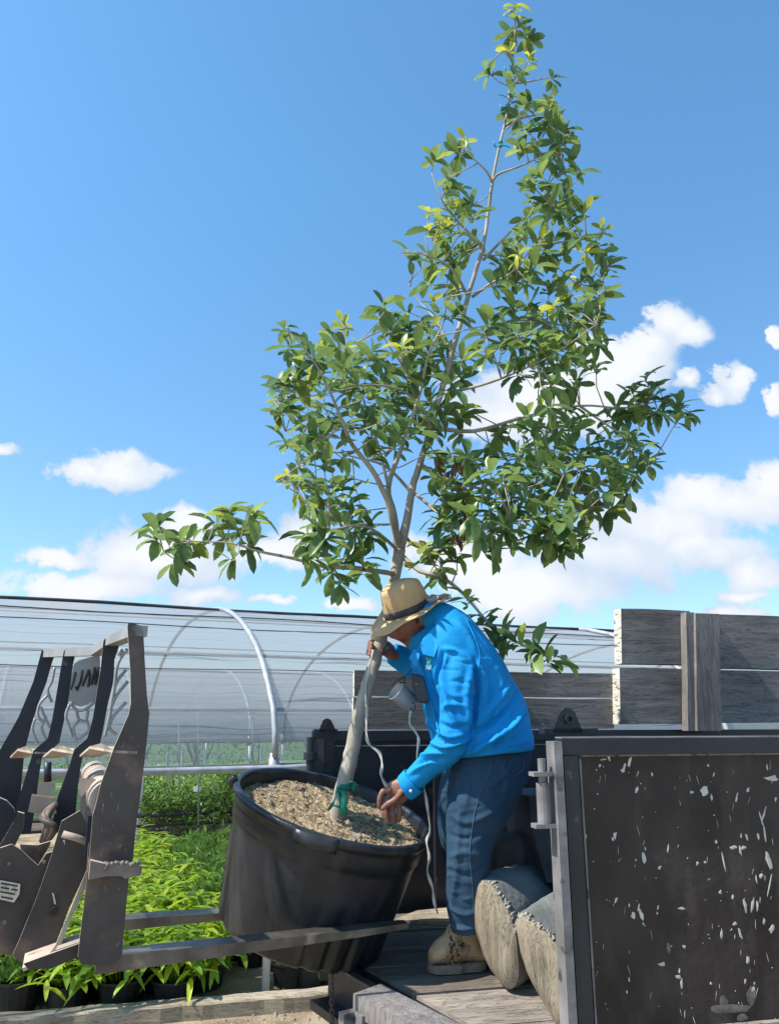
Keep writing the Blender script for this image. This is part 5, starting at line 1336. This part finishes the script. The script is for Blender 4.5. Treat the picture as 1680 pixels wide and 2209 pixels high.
# torso core, arms, legs under the clothes
parts.append(ptube([(950, 1400, 3.1, 62, .15), (985, 1440, 3.1, 80, .17), (1025, 1520, 3.1, 80, .15), (1045, 1600, 3.12, 76, .11), (1055, 1660, 3.12, 60, .10)]))
parts.append(ptube([(1000, 1425, 2.98, 24, .045), (985, 1500, 2.93, 24, .045), (980, 1588, 2.92, 22, .04), (940, 1640, 2.97, 19, .034), (898, 1685, 3.01, 14, .028), (880, 1698, 3.03, 13.5, .024)]))
parts.append(ptube([(945, 1405, 3.26, 24, .045), (905, 1440, 3.33, 24, .045), (880, 1430, 3.34, 20, .036), (845, 1410, 3.31, 15, .028), (832, 1400, 3.30, 14, .024)]))
parts.append(ptube([(1060, 1650, 3.05, 50, .06), (1030, 1750, 3.00, 40, .06), (1012, 1830, 2.99, 28, .045), (1006, 1920, 2.99, 26, .04), (1006, 1975, 3.0, 16, .03), (1010, 2010, 3.03, 10, .02)]))
parts.append(ptube([(1050, 1640, 3.22, 60, .085), (995, 1740, 3.22, 40, .07), (990, 1830, 3.24, 34, .06), (1010, 1930, 3.28, 30, .05), (1030, 2010, 3.3, 24, .04)]))
# near hand
parts.append(ptube([(884, 1696, 3.03, 17, .024), (872, 1701, 3.04, 23, .024), (857, 1709, 3.05, 27, .023), (845, 1718, 3.06, 24, .018)]))
def finger(pts, r0=.0118, r1=.0088):
    sp = smoothpath([tuple(P(*p)) for p in pts], 5); n_ = len(sp)
    rr = [r0 + (r1 - r0) * i_ / (n_ - 1) + (.0012 if i_ in (5, 10) else 0) for i_ in range(n_)]
    t_ = tube([Vector(q) for q in sp], rr, 10); e = Vector(sp[-1]); return [t_, ball(e, (r1, r1, r1), 10)]
for f_ in ([(842,1706,3.035),(826,1708,3.03),(819,1724,3.03),(818,1740,3.035)], [(840,1716,3.045),(832,1734,3.04),(833,1756,3.035),(837,1774,3.04)], [(850,1722,3.055),(846,1742,3.05),(848,1760,3.045),(850,1776,3.05)], [(860,1722,3.065),(862,1742,3.06),(862,1758,3.055),(860,1770,3.06)]):
    parts += finger(f_)
parts += finger([(866, 1712, 3.02), (852, 1726, 3.0), (838, 1734, 3.0), (826, 1744, 3.01)], .0128, .0095)
# far hand clasping the trunk
parts.append(ptube([(846, 1408, 3.31, 13, .022), (832, 1399, 3.29, 17, .02), (820, 1396, 3.275, 19, .016)]))
for k, yy in enumerate((1384, 1392, 1400, 1408)):
    parts += finger([(826, yy, 3.275), (804 - k * 1.5, yy - 1, 3.26), (797 - k * 1.2, yy + 2, 3.22), (803 - k, yy + 5, 3.19)], .0095, .0075)
parts += finger([(834, 1398, 3.27), (832, 1402, 3.22), (824, 1404, 3.19)], .011, .0085)
Vb, Nb, Fb = merged(parts, .0042, 2)
# lips
px, py = proj_np(Vb)
loc_ = np.array([[ (Vector(v) - HC).dot(h_fw), (Vector(v) - HC).dot(h_sd), (Vector(v) - HC).dot(h_up)] for v in Vb])
lipv = (loc_[:, 0] > .06) & (np.abs(loc_[:, 1]) < .034) & (loc_[:, 2] < -.054) & (loc_[:, 2] > -.076)
hairv = (np.linalg.norm(loc_, axis=1) < .135) & (((loc_[:, 0] < .012) & (loc_[:, 2] > -.05) & (loc_[:, 2] > -.02 - loc_[:, 0] * .3)) | (loc_[:, 2] > .055)) & (np.abs(loc_[:, 1]) < .082)
browv = (loc_[:, 0] > .06) & (np.abs(np.abs(loc_[:, 1]) - .028) < .018) & (np.abs(loc_[:, 2] - .019) < .005)
mi = [1 if lipv[f[0]] else (2 if (hairv[f[0]] or browv[f[0]]) else 0) for f in Fb]
MAN = obj('person', Vb, Fb, [M['skin'], M['lip'], M['hair']], None, True, loc=(P(1010, 2110, 2.98).x, 3.05, DZ), mi=mi)
tag(MAN, 'man in azure shirt, jeans and tan hat bending over the pot, hand on trunk', 'person')
# shirt
sh = []
sh.append(ptube([(905,1362,3.09,34,.085),(926,1352,3.1,60,.13),(955,1384,3.1,80,.185),(980,1434,3.1,93,.200),(1006,1494,3.1,102,.190),(1030,1555,3.1,110,.190),(1042,1596,3.1,108,.198),(1047,1618,3.1,107,.20),(1048,1625,3.1,103,.196)], 36))
sh.append(ptube([(998,1398,3.00,40,.07),(992,1440,2.95,39,.068),(986,1500,2.925,37,.062),(984,1560,2.915,36,.060),(976,1598,2.915,36,.058),(952,1628,2.94,33,.052),(925,1652,2.97,29,.047),(903,1674,2.99,27,.042),(886,1690,3.005,25,.038),(878,1697,3.01,24,.036)], 30))
sh.append(ptube([(940,1400,3.26,38,.065),(905,1432,3.33,36,.06),(882,1428,3.34,31,.052),(858,1416,3.33,26,.042),(842,1408,3.32,22,.036)], 24))
Vs, Ns, Fs = merged(sh, .0065, 5)
Vs = vnoise(Vs, Ns, .006, 9)
FO = [
 ([(962,1420),(955,1470),(968,1530),(985,1560)], .012, 6), ([(1022,1425),(1030,1480),(1024,1540),(1018,1578)], -.020, 5), ([(1018,1440),(1006,1500),(1012,1560)], .010, 7),
 ([(940,1575),(968,1590),(1000,1588)], .012, 6), ([(928,1600),(955,1612),(990,1604),(1012,1596)], .013, 6), ([(950,1562),(975,1570),(1008,1566)], -.010, 5), ([(905,1630),(935,1625),(968,1626)], .010, 5), ([(900,1650),(930,1640),(955,1640)], -.008, 4),
 ([(880,1672),(905,1655),(935,1640)], .007, 4), ([(1015,1622),(1060,1600),(1110,1560),(1130,1530)], .016, 8), ([(1020,1578),(1050,1568),(1090,1535),(1118,1495)], -.014, 6), ([(1030,1560),(1070,1520),(1105,1470)], .008, 8),
 ([(1030,1430),(1048,1470),(1045,1530)], .009, 8), ([(1040,1420),(1075,1450),(1090,1500)], .007, 9), ([(960,1400),(985,1405),(1015,1425),(1022,1440)], .010, 5), ([(955,1408),(950,1440),(940,1480)], -.010, 5),
 ([(905,1420),(912,1460),(925,1500),(938,1540)], .010, 5), ([(925,1440),(932,1480),(945,1520)], -.010, 5), ([(895,1430),(902,1470),(915,1520)], -.006, 4), ([(915,1555),(935,1570)], .008, 5),
 ([(960,1480),(975,1500),(995,1505)], .007, 5), ([(955,1530),(975,1520),(1000,1525)], .009, 6), ([(1060,1620),(1065,1590),(1080,1560)], .006, 8), ([(1100,1600),(1105,1570),(1120,1540)], .006, 7),
 ([(985,1340),(1010,1370),(1030,1410)], .006, 7), ([(880,1455),(895,1440)], .006, 5), ([(985,1630),(1050,1618),(1140,1600)], .005, 3), ([(1025,1600),(1090,1590),(1140,1560)], .006, 9)]
rf = random.Random(5)
for _ in range(34):
    x = rf.uniform(950, 1125); y = rf.uniform(1400 + (x - 950) * .35, 1600); a_ = rf.uniform(.6, 1.5) if x > 1020 else rf.uniform(-.3, .5); L_ = rf.uniform(14, 42)
    FO.append(([(x, y), (x + math.cos(a_) * L_ * .5 + rf.uniform(-4, 4), y - math.sin(a_) * L_ * .5), (x + math.cos(a_) * L_, y - math.sin(a_) * L_)], rf.choice((-1, 1)) * rf.uniform(.0018, .0042), rf.uniform(2.5, 5)))
Vs = folds(Vs, Ns, FO)
# cut the hem a little ragged: drop verts below
SH = obj('shirt', Vs, Fs, M['shirt'], MAN, True)
def patch_on(pts, off, m, name, parent, th=.003):
    """a small flat piece laid on the near side of the shirt at a given depth"""
    mb2 = MB(); mb2.prism([P(x, y, Y) for (x, y, Y) in pts], Vector((0, -th, 0))); return mb2.build(name, M[m], parent)
def surfY(Vm, x, y, r=6):
    px_, py_ = proj_np(Vm); k = np.hypot(px_ - x, py_ - y) < r
    return float(Vm[k, 1].min()) if k.any() else 3.0
# cuff, collar, placket, hem
cY = [surfY(Vs, 878, 1690), 3.0]
V_, F_ = ptube([(893,1684,3.0,28.5,.041),(880,1696,3.008,27.5,.039),(873,1701,3.012,26,.037)], 28)
cv = [V_, [f for f in F_ if len(f) == 4]]
cuff = obj('cuff', cv[0], cv[1], M['shirt'], SH, True)
sol = cuff.modifiers.new('s', 'SOLIDIFY'); sol.thickness = .003
mb = MB(); V_, F_ = ball(P(886, 1707, 2.958), (.006, .003, .006), 10); mb.add(V_, F_); mb.build('button', M['button'], SH, True)
# collar: a band around the neck, standing, plus a folded leaf
cc = P(918, 1362, 3.09); cax = (P(900, 1335, 3.08) - P(935, 1385, 3.1)).normalized()
V_, F_ = lathe([(.084, -.030), (.080, .018), (.078, .022), (.082, .020), (.094, -.008), (.098, -.030)], cc, cax, 40, True); obj('collar', V_, F_, M['shirt'], SH, True)
cy = surfY(Vs, 920, 1400, 10)
mb = MB()
q = [P(936, 1352, cy + .02), P(944, 1395, cy - .012), P(936, 1418, cy - .018), P(912, 1412, cy - .012), P(905, 1392, cy + .0), P(915, 1372, cy + .02)]
mb.prism(q, Vector((0, -.006, 0))); mb.build('collar_leaf', M['shirt'], SH)
mb = MB(); q = [P(893, 1400, cy + .03), P(905, 1412, cy), P(898, 1440, cy + .01), P(882, 1420, cy + .04)]; mb.prism(q, Vector((0, -.006, 0))); mb.build('collar_leaf', M['shirt'], SH)
# chest pocket edge and logo
ly = surfY(Vs, 925, 1432) - .004
mb = MB()
def lz(x, y): return (700 + x * .2987, 1196 + y * .2987)
for pl in (((735,745),(748,765),(742,785),(762,780)), ((760,750),(768,775)), ((738,800),(735,820)), ((765,760),(757,785))):
    mb.tube([P(*lz(a_, b_), ly) for (a_, b_) in pl], .0020, 5)
mb.build('logo_stitching', M['logo1'], SH)
mb = MB()
for pl in (((735,830),(742,795),(750,832)), ((738,818),(748,818)), ((756,832),(757,800),(766,832),(768,802))):
    mb.tube([P(*lz(a_, b_), ly) for (a_, b_) in pl], .0016, 5)
mb.build('logo_stitching', M['logo2'], SH)
# jeans
jp = [ptube([(1050,1596,3.1,92,.150),(1056,1640,3.1,90,.160),(1052,1680,3.1,82,.155)], 30),
      ptube([(1064,1640,3.04,80,.095),(1046,1690,3.015,79,.10),(1030,1750,2.985,67,.09),(1014,1815,2.975,53,.078),(1008,1870,2.975,48,.072),(1006,1940,2.98,45,.066),(1008,1980,2.99,40,.060),(1012,2004,3.00,39,.058),(1013,2012,3.00,38,.056)], 30),
      ptube([(1045,1640,3.22,78,.10),(1005,1700,3.22,58,.09),(990,1760,3.22,47,.08),(992,1830,3.24,42,.075),(1010,1900,3.27,38,.068),(1030,1970,3.3,36,.062),(1035,2010,3.3,36,.062)], 26)]
Vj, Nj, Fj = merged(jp, .0065, 4)
Vj = vnoise(Vj, Nj, .008, 8)
Vj = folds(Vj, Nj, [([(975,1760),(1000,1775),(1030,1770),(1070,1750)], .010, 7), ([(968,1800),(1000,1810),(1040,1800)], -.008, 6), ([(975,1850),(1000,1840),(1040,1850)], .009, 7), ([(970,1880),(1010,1890),(1045,1870)], -.008, 6),
  ([(972,1960),(1000,1975),(1035,1965)], .010, 6), ([(970,2000),(1005,2005),(1040,1998)], .012, 5), ([(975,2022),(1005,2030),(1040,2022)], -.010, 4), ([(1000,1660),(1010,1700),(1000,1750)], .008, 8), ([(1080,1640),(1095,1680),(1085,1730)], .008, 8), ([(985,1650),(975,1700),(985,1750)], -.008, 7), ([(1110,1640),(1080,1680),(1050,1700)], .007, 7), ([(980,1900),(975,1950)], .007, 5), ([(995,1700),(990,1780),(985,1860),(980,1950)], .007, 7)] + [([(xx, yy), (xx + 12 * dx_, yy + 10 * dy_), (xx + 26 * dx_, yy + 12 * dy_)], am_, 3.5) for (xx, yy, dx_, dy_, am_) in [(rf.uniform(968, 1050), rf.uniform(1650, 2000), rf.choice((-1, 1)), rf.uniform(-1, 1), rf.choice((-1, 1)) * rf.uniform(.002, .004)) for _ in range(40)]], 1.2)
JE = obj('jeans', Vj, Fj, M['jeans'], MAN, True)
def seam(name, pts, m, r_, Vm, parent, dash=False):
    sp = smoothpath(pts, 8); q = []
    for s_ in sp:
        q.append(P(s_[0], s_[1], surfY(Vm, s_[0], s_[1], 5)))
    mb2 = MB(); mb2.tube([q[0]] + [(q[i_ - 1] + q[i_] * 2 + q[i_ + 1]) / 4 for i_ in range(1, len(q) - 1)] + [q[-1]], r_, 6); return mb2.build(name, M[m], parent, True)
seam('side_seam', [(1062,1640),(1050,1680),(1030,1730),(1018,1790),(1013,1850),(1018,1900),(1022,1990)], 'stitch', .0014, Vj, JE)
seam('pocket_seam', [(1090,1640),(1085,1660),(1104,1676),(1126,1662),(1132,1640)], 'stitch', .0012, Vj, JE)
# seams of the shirt: yoke, armhole, placket
seam('armhole_seam', [(1002,1330),(1022,1372),(1034,1410),(1032,1450)], 'shirt', .0022, Vs, SH)
seam('placket', [(905,1420),(918,1470),(935,1530),(948,1590)], 'shirt', .0030, Vs, SH)
# loose tail of the shirt by the forearm
strip('shirt_tail', [P(978, 1625, 3.03), P(974, 1640, 3.02), P(972, 1658, 3.02)], .03, 'shirt', SH, tw=.3)
# boots
def boot_detail(o_, Vm):
    def ln_(name, pts, m, r_):
        sp = smoothpath(pts, 5); q = [P(a[0], a[1], surfY(Vm, a[0], a[1], 5) - .001) for a in sp]; mb2 = MB(); mb2.tube(q, r_, 6); mb2.build(name, M[m], o_, True)
    for pts in (((962,2062),(974,2055),(990,2052)), ((966,2050),(980,2045),(996,2044)), ((972,2040),(986,2036),(1000,2036)), ((962,2050),(976,2056),(990,2062)), ((968,2038),(982,2044),(996,2052)), ((978,2062),(974,2074),(980,2086)), ((984,2060),(992,2072),(990,2082)), ((970,2056),(962,2066),(968,2074))):
        ln_('lace', pts, 'lace', .0034)
    for pts in (((930,2082),(945,2074),(960,2074),(972,2086)), ((972,2086),(990,2078),(1006,2062),(1012,2040)), ((990,2094),(1006,2082),(1030,2076)), ((922,2090),(960,2096),(1000,2098),(1040,2096))):
        ln_('boot_seam', pts, 'sole', .0022)
def boot(toe, heel, zt, name, scale=1.0, detail=False):
    tv = Vector(toe); hv = Vector(heel); d_ = (tv - hv); L_ = d_.length; d_.normalize(); s_ = Z.cross(d_).normalized(); seg = 24
    st = [(0.0, .030, .020, .018), (.03, .036, .045, .026), (.12, .038, .055, .032), (.28, .036, .062, .036), (.42, .040, .062, .044), (.55, .046, .066, .052), (.68, .049, .06, .050), (.80, .050, .050, .042), (.90, .045, .042, .034), (.97, .030, .032, .026), (1.0, .014, .022, .016)]
    parts_ = []
    V_ = []; F_ = []
    for (f, hw, hz, cz) in st:
        for k_ in range(seg):
            a_ = 2 * math.pi * k_ / seg; V_.append(hv + d_ * L_ * f + s_ * math.cos(a_) * hw * scale + Z * (.026 + cz * .9 + math.sin(a_) * cz * (1.0 if math.sin(a_) > 0 else .9)) * scale)
    for i_ in range(len(st) - 1):
        for k_ in range(seg): F_.append((i_ * seg + k_, i_ * seg + (k_ + 1) % seg, (i_ + 1) * seg + (k_ + 1) % seg, (i_ + 1) * seg + k_))
    F_ += [tuple(range(seg - 1, -1, -1)), tuple((len(st) - 1) * seg + k_ for k_ in range(seg))]
    parts_.append((V_, F_))
    c_ = hv + d_ * L_ * .27
    parts_.append(tube([c_ + Z * .05, c_ + Z * .09 - d_ * .004, c_ + Z * .135 - d_ * .008, c_ + Z * .195 - d_ * .008], [(.056, .044), (.050, .043), (.047, .043), (.050, .046)], 22, s_))
    parts_.append(tube([hv + d_ * L_ * .62 + Z * .075, c_ + d_ * .05 + Z * .115, c_ + d_ * .03 + Z * .15], [(.033, .030), (.037, .032), (.028, .032)], 16, s_))
    Vm, Nm, Fm = merged(parts_, .005, 3); Vm = vnoise(Vm, Nm, .004, 30)
    o_ = obj(name, Vm, Fm, M['boot'], MAN, True)
    mb2 = MB(); out = []
    for k_ in range(28):
        a_ = 2 * math.pi * k_ / 28; f = .5 - .5 * math.cos(a_); hw = .046 * (math.sin(a_) if True else 0) * (1.0 if f > .4 else .86)
        hw = math.copysign(abs(math.sin(a_)) ** .55, math.sin(a_)) * (.050 if f > .45 else .042); out.append(hv + d_ * (L_ * (f * 1.03 - .015)) + s_ * hw * scale)
    mb2.prism([q + Z * 0.002 for q in out], Z * .026); mb2.build('sole', M['sole'], o_)
    for k_ in range(5):
        q = hv + d_ * L_ * (.66 - .075 * k_) + Z * (.098 + .015 * k_); mb2 = MB()
        mb2.tube([q - s_ * .030 - Z * .006, q - s_ * .014 + Z * .010, q + Z * .013 + d_ * .006, q + s_ * .014 + Z * .010, q + s_ * .030 - Z * .006], .0045, 6); mb2.build('lace', M['lace'], o_, True)
    if detail:
        boot_detail(o_, Vm)
    mb2 = MB(); q = hv + d_ * L_ * .45 + Z * .118
    for k_ in range(3): mb2.tube([q, q + Vector((-.02 - .008 * k_, -.02, .022)), q + Vector((-.035, -.035 - .01 * k_, -.004 - .012 * k_)), q + Vector((-.02 + .02 * k_, -.05, -.03))], .0042, 6)
    mb2.build('lace', M['lace'], o_, True)
    return o_
boot(PZ(925, 2098, DZ + .001), PZ(1046, 2090, DZ + .001), 0, 'boot', 1.0, True)
b0 = PZ(985, 2042, DZ + .001); boot(b0, b0 + (PZ(1046, 2090, DZ) - PZ(925, 2098, DZ)) * .92, 0, 'boot')

# hat
hb = P(880, 1318, 3.08)                                  # centre of the brim plane
hx = h_fw.copy(); hy = h_sd.copy(); hz = Vector((-.36, -.36, .90)).normalized()
ha = (P(797, 1372, 3.03) - P(968, 1292, 3.12)).normalized()
hz = (hz - ha * hz.dot(ha)).normalized(); hs = hz.cross(ha).normalized()
V_ = []; F_ = []; seg = 72
def crownpt(f, t):
    # f from 0 (brim) to 1 (top centre)
    H_ = .135
    if f < .6: r_ = 1.0 - .12 * (f / .6) ** 1.6; h_ = H_ * (f / .6) * .68
    else: g = (f - .6) / .4; r_ = .88 * math.cos(g * math.pi / 2); h_ = H_ * (.68 + .32 * math.sin(g * math.pi / 2))
    x_ = math.cos(t) * .098 * r_; y_ = math.sin(t) * .080 * r_
    h_ += -.016 * math.exp(-((y_ / .022) ** 2)) * (1 if f > .7 else 0) * (1 - math.exp(-((f - .7) / .1) ** 2))
    w_ = 1 + .035 * noise.noise(Vector((math.cos(t) * 2, math.sin(t) * 2, f * 2.5)))
    return hb + ha * x_ * w_ + hs * y_ * w_ + hz * h_
nf = 26
for i_ in range(nf):
    for k_ in range(seg): V_.append(crownpt(i_ / (nf - .7), 2 * math.pi * k_ / seg))
for i_ in range(nf - 1):
    for k_ in range(seg): F_.append((i_ * seg + k_, i_ * seg + (k_ + 1) % seg, (i_ + 1) * seg + (k_ + 1) % seg, (i_ + 1) * seg + k_))
F_.append(tuple((nf - 1) * seg + k_ for k_ in range(seg)))
# brim: from crown base outward with a droop in front and raised sides
kb = len(V_); nb_ = 12
def brimpt(f, t, lo_=0):
    rx = .094 + (.178 - .094) * f; ry = .077 + (.160 - .077) * f
    z_ = .018 * f * f * math.cos(2 * t + math.pi) + .010 * math.sin(3 * t + .6) * f * f - .030 * max(0, math.cos(t)) ** 2 * f * f + .004 * math.sin(7 * t) * f * f
    return hb + ha * math.cos(t) * rx + hs * math.sin(t) * ry + hz * (z_ - lo_)
for i_ in range(nb_):
    for k_ in range(seg): V_.append(brimpt(i_ / (nb_ - 1), 2 * math.pi * k_ / seg))
for i_ in range(nb_):
    for k_ in range(seg): V_.append(brimpt((nb_ - 1 - i_) / (nb_ - 1), 2 * math.pi * k_ / seg, .004))
for i_ in range(2 * nb_ - 1):
    for k_ in range(seg): F_.append((kb + i_ * seg + k_, kb + (i_ + 1) * seg + k_, kb + (i_ + 1) * seg + (k_ + 1) % seg, kb + i_ * seg + (k_ + 1) % seg))
HAT = obj('hat', V_, F_, M['straw'], MAN, True)
V_ = []; F_ = []
for j, (f, e) in enumerate(((.02, .0015), (.03, .004), (.18, .004), (.19, .0015))):
    for k_ in range(seg):
        p = crownpt(f, 2 * math.pi * k_ / seg); c_ = hb + hz * (p - hb).dot(hz); V_.append(p + (p - c_).normalized() * e)
for j in range(3):
    for k_ in range(seg): F_.append((j * seg + k_, j * seg + (k_ + 1) % seg, (j + 1) * seg + (k_ + 1) % seg, (j + 1) * seg + k_))
obj('hat_band', V_, F_, M['band'], HAT, True)

# sunglasses resting on the back of the brim
gt = thing('sunglasses', 'sunglasses resting on the back of the tan hat brim', 'glasses', P(945, 1295, 3.02))
gA = P(927, 1291, 3.0); gB = P(965, 1288, 3.04)
for q in (P(932, 1292, 3.0), P(957, 1289, 3.03)):
    V_, F_ = ball(Vector((0, 0, 0)), (.022, .004, .014), 16); obj('lens', [q + Vector((v.x, v.y - v.x * .2, v.z + v.x * .1)) for v in V_], F_, M['glass'], gt, True)
mb = MB(); mb.tube([P(920, 1290, 3.0), P(932, 1283, 2.995), P(946, 1285, 3.01), P(958, 1281, 3.02), P(971, 1284, 3.05), P(973, 1293, 3.06), P(966, 1298, 3.07)], .003, 6); mb.tube([P(920, 1293, 3.0), P(945, 1301, 3.02), P(968, 1298, 3.05)], .0025, 6); mb.build('frame', M['tin'], gt, True)

# handset and can hanging at the chest
ry_ = surfY(Vs, 912, 1490, 10) - .022
rt_ = thing('radio_handset', 'dark handset clipped to the front of the blue shirt', 'radio', P(908, 1485, ry_))
mb = MB(); V_ = []; F_ = []
out = [(884,1457),(889,1453),(904,1455),(913,1460),(923,1500),(926,1512),(921,1518),(908,1517),(901,1512),(890,1480)]
a_ = [P(x, y, ry_ - .012) for x, y in out]; c0 = sum(a_, Vector()) / len(a_)
k_ = len(a_); rings_ = [(.86, -.006), (1, 0), (1, .022), (.9, .028)]
for (s_, dy_) in rings_: V_ += [c0 + (p - c0) * s_ + Vector((0, dy_, 0)) for p in a_]
F_ = [tuple(range(k_))[::-1]] + [(j * k_ + i_, j * k_ + (i_ + 1) % k_, (j + 1) * k_ + (i_ + 1) % k_, (j + 1) * k_ + i_) for j in range(3) for i_ in range(k_)] + [tuple(3 * k_ + i_ for i_ in range(k_))]
obj('body', V_, F_, M['radio'], rt_, True)
mb = MB(); mb.tube([P(895, 1476, ry_ - .019), P(901, 1476, ry_ - .019)], .0012, 5); mb.build('badge', M['tin'], rt_)
ct = thing('metal_can', 'small pale metal can hanging from a clip at the chest of the blue shirt', 'can', P(868, 1502, 2.99))
A_ = P(853, 1490, 2.97); B_ = P(887, 1518, 3.0); ax_ = (B_ - A_); L_ = ax_.length; ax_.normalize()
V_, F_ = lathe([(.037, 0), (.0385, .001), (.0385, .004), (.037, .006), (.037, L_), (.001, L_), (.001, L_ - .002), (.035, L_ - .002), (.035, .001)], A_, ax_, 30, True); obj('shell', V_, F_, M['tin'], ct, True)
mb = MB(); mb.tube([P(845, 1478, 2.96), P(858, 1467, 2.97), P(868, 1464, 2.99), P(882, 1450, 3.0), P(890, 1444, 3.02)], .002, 6); mb.tube([P(888, 1515, 2.96), P(896, 1522, 2.97), P(893, 1535, 2.97), P(885, 1530, 2.96)], .0025, 6); mb.build('bail_wire', M['band'], ct, True)
mb = MB(); mb.tube([P(860, 1470, 2.97), P(866, 1462, 2.97), P(874, 1462, 2.98), P(872, 1472, 2.98), P(862, 1474, 2.97)], .003, 6); mb.build('clip', M['band'], ct, True)
